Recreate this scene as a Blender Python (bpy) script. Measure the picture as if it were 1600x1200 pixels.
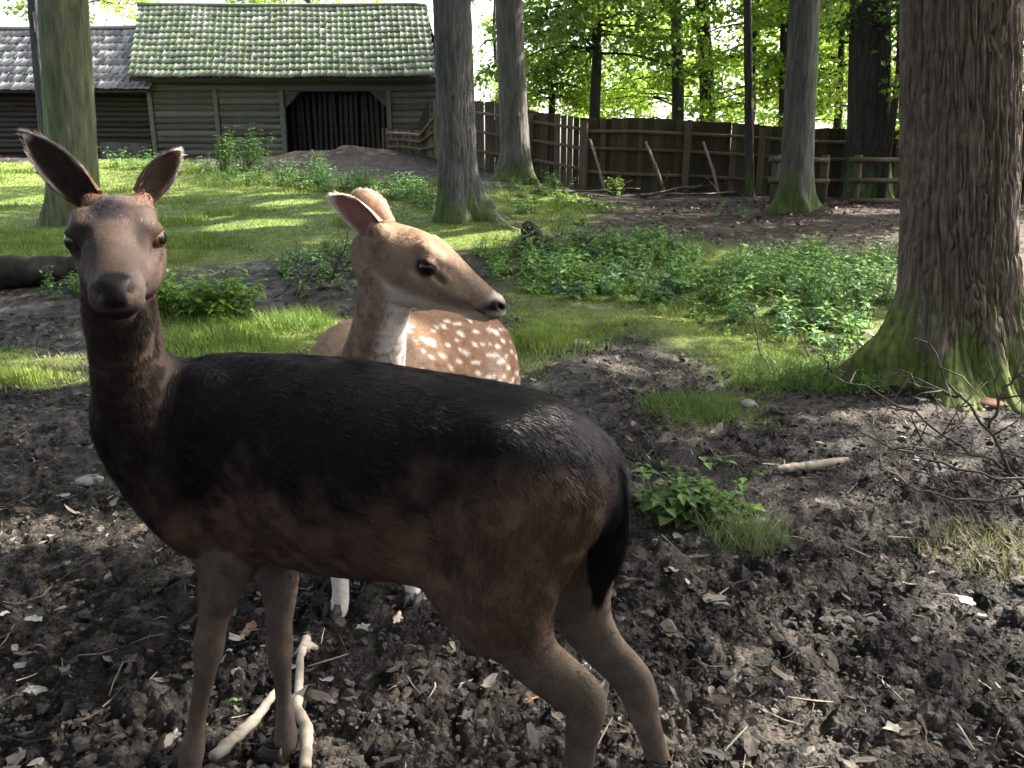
import bpy, math, random
import numpy as np
from mathutils import Vector, Matrix

for o in list(bpy.data.objects):
    bpy.data.objects.remove(o)
random.seed(7)
RNG = np.random.default_rng(11)
SC = bpy.context.scene
COL = SC.collection
R = math.radians

# ------------------------------------------------------------------ camera
CAM_H, PITCH, FPX = 1.16, R(15.0), 1232.0          # focal length in pixels of a 1600 px wide frame
cam_data = bpy.data.cameras.new('camera')
cam_data.sensor_width = 36.0
cam_data.lens = 36.0 * FPX / 1600.0
cam_data.clip_start = 0.05
cam_data.clip_end = 2000.0
cam = bpy.data.objects.new('camera', cam_data)
cam.location = (0, 0, CAM_H)
cam.rotation_euler = (R(90) - PITCH, 0, 0)
COL.objects.link(cam)
SC.camera = cam

# ------------------------------------------------------------------ sky, sun, exposure
SUN_AZ, SUN_EL = R(66), R(45)                      # azimuth clockwise from +Y (the viewing direction)
world = bpy.data.worlds.new('World')
SC.world = world
world.use_nodes = True
wn = world.node_tree.nodes
wl = world.node_tree.links
sky = wn.new('ShaderNodeTexSky')
sky.sky_type = 'NISHITA'
sky.sun_disc = False
sky.sun_elevation = SUN_EL
sky.sun_rotation = SUN_AZ
sky.air_density = 0.7
sky.dust_density = 6.0
sky.ozone_density = 0.3
hs = wn.new('ShaderNodeHueSaturation')                # a milky, hazy summer sky
hs.inputs['Saturation'].default_value = 0.5
wl.new(sky.outputs[0], hs.inputs['Color'])
wl.new(hs.outputs[0], wn['Background'].inputs[0])
wn['Background'].inputs[1].default_value = 0.15
sun_data = bpy.data.lights.new('sun', 'SUN')
sun_data.energy = 5.0
sun_data.angle = R(0.53)
sun_data.color = (1.0, 0.93, 0.80)
sun = bpy.data.objects.new('sun', sun_data)
TO_SUN = Vector((math.sin(SUN_AZ) * math.cos(SUN_EL), math.cos(SUN_AZ) * math.cos(SUN_EL), math.sin(SUN_EL)))
sun.rotation_euler = (-TO_SUN).to_track_quat('-Z', 'Y').to_euler()
sun.location = (6, 6, 20)
COL.objects.link(sun)
SC.view_settings.view_transform = 'Standard'
SC.view_settings.look = 'None'
SC.view_settings.exposure = 2.6
SC.view_settings.gamma = 1.0
SC.view_settings.use_curve_mapping = False
SC.render.engine = 'CYCLES'
SC.cycles.max_bounces = 8
SC.cycles.diffuse_bounces = 4
SC.cycles.glossy_bounces = 3
SC.cycles.transmission_bounces = 4
SC.cycles.transparent_max_bounces = 8
SC.cycles.use_denoising = True
SC.cycles.sample_clamp_indirect = 8.0

# ------------------------------------------------------------------ numeric helpers
def _hash(ix, iy, iz, seed):
    h = (ix.astype(np.uint32) * np.uint32(374761393) + iy.astype(np.uint32) * np.uint32(668265263)
         + iz.astype(np.uint32) * np.uint32(2147483647) + np.uint32((seed * 974711) & 0xffffffff))
    h ^= h >> np.uint32(13)
    h *= np.uint32(1274126177)
    h ^= h >> np.uint32(16)
    h *= np.uint32(2246822519)
    h ^= h >> np.uint32(15)
    return (h & np.uint32(0xffffff)).astype(np.float32) / np.float32(0xffffff)

def vnoise(x, y, z=None, seed=0):
    """value noise, -1..1"""
    x = np.asarray(x, np.float32); y = np.asarray(y, np.float32)
    flat = z is None
    z = np.zeros_like(x) if flat else np.asarray(z, np.float32)
    fx, fy, fz = np.floor(x), np.floor(y), np.floor(z)
    ix, iy, iz = fx.astype(np.int64), fy.astype(np.int64), fz.astype(np.int64)
    tx, ty, tz = x - fx, y - fy, z - fz
    tx = tx * tx * tx * (tx * (tx * 6 - 15) + 10)
    ty = ty * ty * ty * (ty * (ty * 6 - 15) + 10)
    tz = tz * tz * (3 - 2 * tz)
    def plane(k):
        a = _hash(ix, iy, iz + k, seed); b = _hash(ix + 1, iy, iz + k, seed)
        c = _hash(ix, iy + 1, iz + k, seed); d = _hash(ix + 1, iy + 1, iz + k, seed)
        a = a + (b - a) * tx
        c = c + (d - c) * tx
        return a + (c - a) * ty
    p = plane(0)
    if not flat:
        p = p + (plane(1) - p) * tz
    return p * 2 - 1

def fbm(x, y, z=None, octv=4, seed=0, gain=0.5, lac=2.03):
    s = 0; a = 1.0; n = 0
    for i in range(octv):
        s = s + a * vnoise(x, y, z, seed + i * 17)
        n += a; a *= gain
        x = x * lac + 11.3; y = y * lac + 5.7
        if z is not None:
            z = z * lac + 3.1
    return s / n

def worley(x, y, seed=0):
    """distance to nearest feature point, 0..~1, and a cell id value"""
    fx, fy = np.floor(x), np.floor(y)
    best = np.full(x.shape, 9.0, np.float32); second = best.copy()
    cid = np.zeros(x.shape, np.float32)
    z0 = np.zeros(x.shape, np.int64)
    for dx in (-1, 0, 1):
        for dy in (-1, 0, 1):
            cx = (fx + dx).astype(np.int64); cy = (fy + dy).astype(np.int64)
            px = cx + _hash(cx, cy, z0, seed); py = cy + _hash(cx, cy, z0 + 1, seed)
            d = np.sqrt((x - px) ** 2 + (y - py) ** 2).astype(np.float32)
            m = d < best
            second = np.where(m, best, np.minimum(second, d))
            cid = np.where(m, _hash(cx, cy, z0 + 2, seed), cid)
            best = np.where(m, d, best)
    return best, second, cid

def sstep(a, b, x):
    t = np.clip((x - a) / (b - a), 0, 1)
    return t * t * (3 - 2 * t)

def lerp(a, b, t):
    return a + (b - a) * t

# ------------------------------------------------------------------ mesh / object helpers
def link(o, parent=None):
    COL.objects.link(o)
    if parent is not None:                           # everything is given in world coordinates
        o.parent = parent
        o.matrix_parent_inverse = wmat(parent).inverted()
    return o

def wmat(o):
    m = o.matrix_basis.copy()
    if o.parent is not None:
        m = wmat(o.parent) @ o.matrix_parent_inverse @ m
    return m

def empty(name, loc=(0, 0, 0), rz=0.0):
    o = bpy.data.objects.new(name, None)
    o.location = loc
    o.rotation_euler = (0, 0, rz)
    o.empty_display_size = 0.2
    return link(o)

def tag(o, label=None, cat=None, group=None, kind=None):
    if label: o['label'] = label
    if cat: o['category'] = cat
    if group: o['group'] = group
    if kind: o['kind'] = kind
    return o

def raw_mesh(name, V, F, mats=(), smooth=True, col=None, midx=None, nattr=None):
    """V (n,3); F an (m,k) array or a list of such arrays"""
    me = bpy.data.meshes.new(name)
    V = np.ascontiguousarray(V, np.float32)
    Fs = [np.asarray(f, np.int32) for f in (F if isinstance(F, list) else [F])]
    Fs = [f for f in Fs if len(f)]
    me.vertices.add(len(V))
    me.vertices.foreach_set('co', V.ravel())
    loops = np.concatenate([f.ravel() for f in Fs])
    tot = np.concatenate([np.full(len(f), f.shape[1], np.int32) for f in Fs])
    start = np.concatenate([[0], np.cumsum(tot)[:-1]]).astype(np.int32)
    me.loops.add(len(loops))
    me.loops.foreach_set('vertex_index', loops)
    me.polygons.add(len(tot))
    me.polygons.foreach_set('loop_start', start)
    me.polygons.foreach_set('loop_total', tot)
    if midx is not None:
        me.polygons.foreach_set('material_index', np.asarray(midx, np.int32))
    me.polygons.foreach_set('use_smooth', np.full(len(tot), bool(smooth)))
    me.update(calc_edges=True)
    for m in mats:
        me.materials.append(m)
    if col is not None:
        a = me.color_attributes.new('Col', 'FLOAT_COLOR', 'POINT')
        c = np.ones((len(V), 4), np.float32)
        c[:, :col.shape[1]] = col
        a.data.foreach_set('color', c.ravel())
    if nattr is not None:
        a = me.attributes.new('srf', 'FLOAT_VECTOR', 'POINT')
        a.data.foreach_set('vector', np.ascontiguousarray(nattr, np.float32).ravel())
    return me

def mesh_obj(name, V, F, mat, parent=None, **kw):
    me = raw_mesh(name, V, F, [mat] if not isinstance(mat, (list, tuple)) else mat, **kw)
    return link(bpy.data.objects.new(name, me), parent)

def inst(name, me, parent=None, loc=(0, 0, 0), rot=(0, 0, 0), scale=(1, 1, 1)):
    o = bpy.data.objects.new(name, me)
    o.location = loc; o.rotation_euler = rot; o.scale = scale
    return link(o, parent)

class MB:
    """collects polygons"""
    def __init__(self):
        self.V = []; self.F4 = []; self.F3 = []; self.C = []; self.n = 0
    def add(self, V, F, col=None):
        V = np.asarray(V, np.float32); F = np.asarray(F, np.int32) + self.n
        (self.F4 if F.shape[1] == 4 else self.F3).append(F)
        self.V.append(V); self.n += len(V)
        if col is not None:
            col = np.asarray(col, np.float32)
            self.C.append(np.broadcast_to(col, (len(V), 3)) if col.ndim == 1 else col)
    def box(self, c, s, rz=0, col=None, jit=0, M=None):
        c = np.array(c, float); s = np.array(s, float) / 2
        v = np.array([[-1,-1,-1],[1,-1,-1],[1,1,-1],[-1,1,-1],[-1,-1,1],[1,-1,1],[1,1,1],[-1,1,1]], float) * s
        if jit: v += RNG.uniform(-jit, jit, v.shape)
        if M is not None: v = v @ np.array(M).T
        elif rz:
            ca, sa = math.cos(rz), math.sin(rz)
            v = v @ np.array([[ca, sa, 0], [-sa, ca, 0], [0, 0, 1]])
        f = [[0,3,2,1],[4,5,6,7],[0,1,5,4],[1,2,6,5],[2,3,7,6],[3,0,4,7]]
        self.add(v + c, f, col)
    def tube(self, pts, rad, n=6, col=None, cap=True):
        pts = np.asarray(pts, float); k = len(pts)
        rad = np.broadcast_to(np.asarray(rad, float), (k,))
        T = np.gradient(pts, axis=0); T /= np.linalg.norm(T, axis=1)[:, None] + 1e-9
        up = np.array([0.31, 0.17, 0.94]) if abs(T[:, 2]).mean() < .8 else np.array([1., .2, .1])
        A = np.cross(T, up); A /= np.linalg.norm(A, axis=1)[:, None]
        B = np.cross(T, A)
        th = np.arange(n) / n * 2 * np.pi
        V = pts[:, None] + rad[:, None, None] * (np.cos(th)[None, :, None] * A[:, None] + np.sin(th)[None, :, None] * B[:, None])
        V = V.reshape(-1, 3)
        i = np.arange(k - 1)[:, None] * n; j = np.arange(n)[None]; j2 = (j + 1) % n
        F = np.stack([i + j, i + j2, i + n + j2, i + n + j], -1).reshape(-1, 4)
        if cap:
            V = np.vstack([V, pts[:1], pts[-1:]])
            b = k * n
            F3 = [[b, (q + 1) % n, q] for q in range(n)] + [[b + 1, (k - 1) * n + q, (k - 1) * n + (q + 1) % n] for q in range(n)]
            self.add(V, F, col)
            self.F3.append(np.asarray(F3, np.int32) + self.n - len(V))
        else:
            self.add(V, F, col)
    def mesh(self, name, mats, smooth=False):
        Fs = []
        if self.F4: Fs.append(np.vstack(self.F4))
        if self.F3: Fs.append(np.vstack(self.F3))
        col = np.vstack(self.C) if self.C else None
        return raw_mesh(name, np.vstack(self.V), Fs, mats if isinstance(mats, (list, tuple)) else [mats], smooth, col)
    def build(self, name, mat, parent=None, smooth=False):
        return link(bpy.data.objects.new(name, self.mesh(name, mat, smooth)), parent)

# ------------------------------------------------------------------ camera geometry
_cp, _sp = math.cos(PITCH), math.sin(PITCH)
def P(px, py, Y):
    """point at horizontal distance Y that is seen at pixel (px, py) of the 1600x1200 photograph"""
    u, v = (px - 800) / FPX, (py - 600) / FPX
    dx, dy, dz = u, _cp - v * _sp, -_sp - v * _cp
    t = Y / dy
    return np.array([dx * t, Y, CAM_H + dz * t])
def pxm(px, py, Y):
    """metres per pixel at that place"""
    v = (py - 600) / FPX
    return Y / (_cp - v * _sp) / FPX

# ------------------------------------------------------------------ material helpers
def new_mat(name):
    m = bpy.data.materials.new(name)
    m.use_nodes = True
    nt = m.node_tree
    return m, nt, nt.nodes, nt.links, nt.nodes['Principled BSDF']

def mat_attr(name, rough=0.7, spec=0.3, bump=0.0, bscale=60.0, var=0.25, vscale=8.0, transl=0.0, gain=1.0, sheen=0.0, stretch=None, dist=0.01):
    """surface whose colour comes from the 'Col' attribute, varied by noise"""
    m, nt, N, L, b = new_mat(name)
    at = N.new('ShaderNodeAttribute'); at.attribute_name = 'Col'
    tc = N.new('ShaderNodeTexCoord')
    src = tc.outputs['Object']
    if stretch:
        mp = N.new('ShaderNodeMapping'); mp.inputs['Scale'].default_value = stretch
        L.new(src, mp.inputs[0]); src = mp.outputs[0]
    nz = N.new('ShaderNodeTexNoise'); nz.inputs['Scale'].default_value = vscale; nz.inputs['Detail'].default_value = 6
    L.new(src, nz.inputs['Vector'])
    mr = N.new('ShaderNodeMapRange'); mr.inputs[1].default_value = .25; mr.inputs[2].default_value = .75
    mr.inputs[3].default_value = (1 - var) * gain; mr.inputs[4].default_value = (1 + var) * gain
    L.new(nz.outputs[0], mr.inputs[0])
    mx = N.new('ShaderNodeMix'); mx.data_type = 'RGBA'; mx.blend_type = 'MULTIPLY'; mx.inputs[0].default_value = 1
    L.new(at.outputs[0], mx.inputs[6]); L.new(mr.outputs[0], mx.inputs[7])
    L.new(mx.outputs[2], b.inputs['Base Color'])
    b.inputs['Roughness'].default_value = rough
    b.inputs['Specular IOR Level'].default_value = spec
    if sheen:
        b.inputs['Sheen Weight'].default_value = sheen
    if bump:
        n2 = N.new('ShaderNodeTexNoise'); n2.inputs['Scale'].default_value = bscale; n2.inputs['Detail'].default_value = 8
        n2.inputs['Roughness'].default_value = .65
        L.new(src, n2.inputs['Vector'])
        bp = N.new('ShaderNodeBump'); bp.inputs['Strength'].default_value = bump; bp.inputs['Distance'].default_value = dist
        L.new(n2.outputs[0], bp.inputs['Height']); L.new(bp.outputs[0], b.inputs['Normal'])
    if transl:
        tr = N.new('ShaderNodeBsdfTranslucent'); L.new(mx.outputs[2], tr.inputs[0])
        ms = N.new('ShaderNodeMixShader'); ms.inputs[0].default_value = transl
        L.new(b.outputs[0], ms.inputs[1]); L.new(tr.outputs[0], ms.inputs[2])
        L.new(ms.outputs[0], N['Material Output'].inputs[0])
    return m
# ------------------------------------------------------------------ terrain height
_ctrl = []
for px in (-900, -300, 100, 500, 900, 1300, 1900, 2500):
    for Y, z in ((6.0, .05), (7.1, .15), (8.7, .28)):
        _ctrl.append(((px - 800) / FPX * Y, Y, z))
for px, py, Y in ((115, 345, 11), (400, 342, 11), (715, 342, 11), (1245, 330, 12), (1600, 345, 11), (805, 285, 15.5),
                  (20, 243, 22), (240, 246, 22), (450, 242, 22), (660, 240, 22), (760, 262, 19), (915, 294, 17.5),
                  (1165, 300, 17), (1400, 312, 16.5), (1600, 320, 16.2), (450, 290, 15), (100, 285, 15), (1000, 318, 14.5)):
    _ctrl.append(tuple(P(px, py, Y)))
for x in (-16, -8, 0, 8, 16):
    for Y in (-6., -1., 1., 2.6, 4.2):
        _ctrl.append((x * .6, Y, 0.0))
for x, Y, z in ((-30, 22, 1.9), (-30, 8, .5), (30, 16, .4), (30, 8, .3), (-20, 34, 2.2), (0, 34, 1.4), (20, 34, .5), (34, 34, .4)):
    _ctrl.append((x, Y, z))
_ctrl = np.array(_ctrl)
def _tps(r2):
    return r2 * np.log(r2 + 1e-9) * .5
def _solve():
    n = len(_ctrl); xy = _ctrl[:, :2]
    K = _tps(((xy[:, None] - xy[None]) ** 2).sum(-1)) + np.eye(n) * .6
    Pm = np.hstack([np.ones((n, 1)), xy])
    A = np.zeros((n + 3, n + 3)); A[:n, :n] = K; A[:n, n:] = Pm; A[n:, :n] = Pm.T
    return np.linalg.solve(A, np.concatenate([_ctrl[:, 2], np.zeros(3)]))
_tw = _solve()
def gz0(x, y):
    x = np.clip(np.asarray(x, float), -32, 32); y = np.clip(np.asarray(y, float), -6, 36)
    sh = x.shape; x = x.ravel(); y = y.ravel()
    out = _tw[-3] + _tw[-2] * x + _tw[-1] * y
    for i in range(len(_ctrl)):
        out = out + _tw[i] * _tps((x - _ctrl[i, 0]) ** 2 + (y - _ctrl[i, 1]) ** 2)
    out = out * sstep(3.5, 5.5, y)
    return out.reshape(sh)
HEAP = P(545, 262, 20.5)       # soil heap before the barn door
MOUNDS = [(P(850, 555, 4.9), .55, .10), (P(1010, 500, 5.6), .35, .10), (P(940, 610, 4.2), .45, .05), (P(1420, 330, 14.), 1.5, .06)]
def gz(x, y):
    x = np.asarray(x, float); y = np.asarray(y, float)
    z = gz0(x, y)
    z = z + .26 * np.exp(-(((x - HEAP[0]) / 1.5) ** 2 + ((y - HEAP[1]) / .8) ** 2)) * (1 + .35 * vnoise(x * 2.2, y * 2.2, seed=88))
    for c, r, h in MOUNDS:
        z = z + h * np.exp(-(((x - c[0]) / r) ** 2 + ((y - c[1]) / r) ** 2))
    z = z + .05 * vnoise(x * .6, y * .6, seed=3) * sstep(3.0, 7, y) + .02 * vnoise(x * 1.7, y * 1.7, seed=4) * sstep(1.5, 4, y)
    return z
def ghit(px, py):
    """where the line of sight through a pixel meets the ground"""
    Ys = np.concatenate([np.arange(.8, 8, .03), np.arange(8, 40, .1)])
    u, v = (px - 800) / FPX, (py - 600) / FPX
    dx, dy, dz = u, _cp - v * _sp, -_sp - v * _cp
    t = Ys / dy
    d = CAM_H + dz * t - gz(dx * t, Ys)
    k = np.argmax(d < 0) if (d < 0).any() else len(Ys) - 1
    Y = Ys[k]
    x = dx * Y / dy
    return np.array([x, Y, float(gz(np.array([x]), np.array([Y]))[0])])
def gpoly(pts):
    return np.array([ghit(*p)[:2] for p in pts])
def inpoly(x, y, poly):
    c = np.zeros(x.shape, bool); n = len(poly)
    for i in range(n):
        x1, y1 = poly[i]; x2, y2 = poly[(i + 1) % n]
        if y1 == y2: continue
        m = ((y1 > y) != (y2 > y)) & (x < (x2 - x1) * (y - y1) / (y2 - y1) + x1)
        c ^= m
    return c
def polydist(x, y, poly):
    """signed distance, positive inside"""
    best = np.full(x.shape, 1e9)
    n = len(poly)
    for i in range(n):
        a = np.array(poly[i]); b = np.array(poly[(i + 1) % n]); ab = b - a
        t = np.clip(((x - a[0]) * ab[0] + (y - a[1]) * ab[1]) / (ab @ ab + 1e-9), 0, 1)
        best = np.minimum(best, np.hypot(x - a[0] - t * ab[0], y - a[1] - t * ab[1]))
    return np.where(inpoly(x, y, poly), best, -best)

LAWN = [gpoly(p) for p in (
    [(-300, 262), (250, 252), (440, 272), (680, 285), (700, 335), (812, 362), (800, 392), (560, 385), (420, 402), (260, 420), (-300, 430)],
    [(235, 492), (480, 482), (560, 520), (520, 575), (260, 575)],
    [(812, 485), (1000, 488), (1100, 478), (1160, 530), (1290, 545), (1330, 590), (1200, 605), (1080, 555), (1010, 522), (930, 530), (860, 545), (815, 580)],
    [(815, 400), (900, 372), (1080, 378), (1180, 402), (1395, 402), (1385, 470), (1320, 560), (1150, 530), (1060, 486), (820, 470)],
    [(1040, 628), (1140, 622), (1150, 648), (1060, 660)],
    [(-40, 555), (130, 558), (140, 598), (-40, 606)],
    [(730, 300), (900, 305), (960, 325), (860, 360), (780, 345)])]
DRY = gpoly([(1490, 838), (1620, 830), (1620, 925), (1540, 905)])
FOREST_SOIL = gpoly([(880, 310), (1400, 318), (2000, 330), (2000, 420), (1390, 405), (1100, 392), (980, 360)])
def grass_mask(x, y):
    m = np.zeros(x.shape)
    for p in LAWN:
        d = polydist(x, y, p)
        w = np.clip(p[:, 1].mean() * .06, .08, .5)
        m = np.maximum(m, sstep(-w, w, d + .6 * w * fbm(x * 2.5 / w * .3, y * 2.5 / w * .3, octv=3, seed=9)))
    m = m * sstep(-.75, -.25, fbm(x * 1.3, y * 1.3, octv=3, seed=21) + .25)
    m = np.maximum(m, sstep(19.5, 22.5, y) * sstep(-3., 2., x))       # beyond the fence
    return m

def _build_ground():
    ys = [-60., -20., -8., -4., -2., -1., -.4, 0., .3, .6, .8]
    y = .9
    while y < 24:
        ys.append(y); y += max(.0062, .0056 * y ** 1.35)
    while y < 450:
        ys.append(y); y *= 1.10
    ys = np.array(ys)
    nc = 660
    s = np.linspace(-1, 1, nc)
    g = 1.35 ** np.arange(1, 17)
    W = 1.25 + .88 * np.maximum(ys, 0)
    rows = []
    for w in W:
        # beyond the core strip the columns spread geometrically to the horizon
        base = np.interp(np.arange(1, 17), [1, 16], [0, 1]) ** 2.2 * (420 - w) + w + .04 * np.arange(1, 17)
        rows.append(np.concatenate([-base[::-1], s * w, base]))
    X = np.array(rows); Yg = np.repeat(ys[:, None], X.shape[1], 1)
    Z = gz(X, Yg)
    gm = grass_mask(X, Yg)
    near = np.exp(-np.maximum(Yg - 1.0, 0) / 5.0) * (np.abs(X) < 12)
    mud = np.clip(1 - .85 * gm, 0, 1)
    # trampled clods, several sizes
    d = np.zeros_like(Z)
    wx = X + .03 * vnoise(X * 9, Yg * 9, seed=31); wy = Yg + .03 * vnoise(X * 9, Yg * 9, seed=32)
    f1, f2, cid = worley(wx * 9, wy * 9, 5)
    d += .040 * (sstep(0, .5, f2 - f1) * (.25 + .9 * cid) - .4)
    f1, f2, cid = worley(wx * 21, wy * 21, 6)
    d += .026 * (sstep(0, .5, f2 - f1) * (.2 + cid) - .4) * sstep(.25, .65, vnoise(X * 3, Yg * 3, seed=8) * .5 + .6)
    f1, f2, cid = worley(wx * 46, wy * 46, 7)
    d += .014 * (sstep(0, .5, f2 - f1) * (.2 + cid) - .4) * (Yg < 4.5)
    d += .030 * fbm(X * 4, Yg * 4, octv=3, seed=41)
    smooth_patch = sstep(.15, .5, fbm(X * 1.1, Yg * 1.1, octv=2, seed=77)) * sstep(1.5, 2.2, Yg)
    d *= 1 - .6 * smooth_patch
    Z = Z + d * mud * near + .02 * gm * near * fbm(X * 6, Yg * 6, octv=2, seed=12)
    V = np.stack([X, Yg, Z], -1).reshape(-1, 3)
    nr, ncol = X.shape
    i = np.arange(nr - 1)[:, None] * ncol; j = np.arange(ncol - 1)[None]
    F = np.stack([i + j, i + j + 1, i + ncol + j + 1, i + ncol + j], -1).reshape(-1, 4)
    # colour of the soil itself
    n1 = fbm(X * 1.6, Yg * 1.6, octv=4, seed=51)[..., None]
    n2 = fbm(X * 12, Yg * 12, octv=4, seed=52)[..., None]
    wet = np.array([.0128, .0110, .0100]); dry = np.array([.102, .087, .076]); leafm = np.array([.030, .021, .017])
    n3 = fbm(X * 38, Yg * 38, octv=3, seed=53)[..., None]
    c = lerp(wet, dry, sstep(-.22, .80, n1 * .6 + n2 * .6 + n3 * .7))
    fs = sstep(-.6, .6, polydist(X, Yg, FOREST_SOIL) + .5 * fbm(X * 1.5, Yg * 1.5, octv=3, seed=5))[..., None]
    c = lerp(c, lerp(leafm * .7, leafm * 1.2, sstep(-.5, .5, n2)), fs * .9)
    gcol = lerp(np.array([.085, .120, .026]), np.array([.150, .195, .052]), sstep(-.5, .5, n2 + n1 * .6))
    c = lerp(c, gcol, gm[..., None])
    hp = np.exp(-(((X - HEAP[0]) / 2.2) ** 2 + ((Yg - HEAP[1]) / 1.2) ** 2))[..., None]
    yard = sstep(-.4, .4, polydist(X, Yg, gpoly([(425, 238), (720, 236), (735, 300), (660, 292), (560, 292), (440, 262)])) + .3 * n2[..., 0])[..., None]
    c = lerp(c, np.array([.024, .019, .016]) * (1 + .4 * n3), np.maximum(sstep(.12, .45, hp), yard))
    m = mat_attr('soil_and_turf', rough=.62, spec=.16, bump=1.0, bscale=70, var=.4, vscale=45, dist=.022)
    N, L = m.node_tree.nodes, m.node_tree.links
    b = N['Principled BSDF']; tc = N['Texture Coordinate']
    vo = N.new('ShaderNodeTexVoronoi'); vo.inputs['Scale'].default_value = 75; L.new(tc.outputs['Object'], vo.inputs['Vector'])
    b2 = N.new('ShaderNodeBump'); b2.inputs['Strength'].default_value = .7; b2.inputs['Distance'].default_value = .012; b2.invert = True
    L.new(vo.outputs['Distance'], b2.inputs['Height'])
    L.new(N['Bump'].outputs[0], b2.inputs['Normal']); L.new(b2.outputs[0], b.inputs['Normal'])
    nr = N.new('ShaderNodeTexNoise'); nr.inputs['Scale'].default_value = 6; nr.inputs['Detail'].default_value = 5; L.new(tc.outputs['Object'], nr.inputs['Vector'])
    rr = N.new('ShaderNodeMapRange'); rr.inputs[1].default_value = .35; rr.inputs[2].default_value = .65; rr.inputs[3].default_value = .38; rr.inputs[4].default_value = .85
    L.new(nr.outputs[0], rr.inputs[0]); L.new(rr.outputs[0], b.inputs['Roughness'])
    o = mesh_obj('ground', V, F, m, col=c.reshape(-1, 3))
    tag(o, kind='structure')
_build_ground()
def nrm(v):
    v = np.asarray(v, float)
    return v / (np.linalg.norm(v, axis=-1, keepdims=True) + 1e-12)

def rg(seed): return np.random.default_rng(seed)
def gh(x, y): return float(gz(np.array([float(x)]), np.array([float(y)]))[0])

# ------------------------------------------------------------------ materials of the buildings and timber
M_TILE = mat_attr('weathered_roof_tile', rough=.55, spec=.45, bump=.5, bscale=45, var=.35, vscale=7, dist=.008)
M_TILE_WET = mat_attr('dark_glazed_roof_tile', rough=.22, spec=.7, bump=.4, bscale=30, var=.35, vscale=6, dist=.006)
M_BOARD = mat_attr('weathered_board', rough=.75, spec=.25, bump=.7, bscale=9, var=.4, vscale=3, stretch=(1.2, 6, 9), dist=.02)
M_PLANK = mat_attr('fence_timber', rough=.8, spec=.2, bump=.7, bscale=9, var=.4, vscale=4, stretch=(8, 8, .8), dist=.015)
M_WOOD = mat_attr('bleached_dead_wood', rough=.7, spec=.25, bump=.6, bscale=60, var=.35, vscale=20, dist=.004)
M_DARK = mat_attr('dark_interior', rough=.9, spec=.1, var=.2)

def slab_board_mesh(name, col, seed, segs=4, h=.19):
    """a split log board one metre long: rounded face, wavering edges"""
    r = rg(seed); V = []
    prof = [(-.5, 0), (-.46, .5), (-.15, 1.0), (.2, .95), (.47, .45), (.5, 0)]
    for i in range(segs + 1):
        w = h * (1 + r.uniform(-.09, .06)); dz = r.uniform(-.008, .008); th = .045 + r.uniform(-.01, .012)
        for a, b in prof:
            V.append((i / segs - .5, -b * th, a * w + dz))
    k = len(prof)
    F = [[i * k + j, (i + 1) * k + j, (i + 1) * k + j + 1, i * k + j + 1] for i in range(segs) for j in range(k - 1)]
    V = np.array(V)
    V = np.vstack([V, V[:k], V[-k:]])
    n = (segs + 1) * k
    F3 = [[n, n + j, n + j + 1] for j in range(1, k - 1)] + [[n + k, n + k + j + 1, n + k + j] for j in range(1, k - 1)]
    c = np.repeat(np.array(col)[None], len(V), 0) * r.uniform(.85, 1.15)
    return raw_mesh(name, V, [np.array(F), np.array(F3)], [M_BOARD], smooth=False, col=c)

def tile_mesh(name, w, l, col, mat, seed):
    r = rg(seed); V = []
    xs = np.linspace(-.5, .5, 7)
    zz = .016 * np.array([.9, .35, .05, 0, .15, .6, 1.0])
    for y, lift in ((0, .020), (1.12, .004)):
        for x, z in zip(xs, zz):
            V.append((x * w * 1.04, y * l, z + lift))
    for x, z in zip(xs, zz):
        V.append((x * w * 1.04, .002, z + .002))
    F = [[j, j + 1, 8 + j, 7 + j] for j in range(6)] + [[14 + j, 15 + j, j + 1, j] for j in range(6)]
    c = np.repeat(np.array(col)[None], len(V), 0)
    return raw_mesh(name, np.array(V), np.array(F), [mat], smooth=True, col=c)

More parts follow.
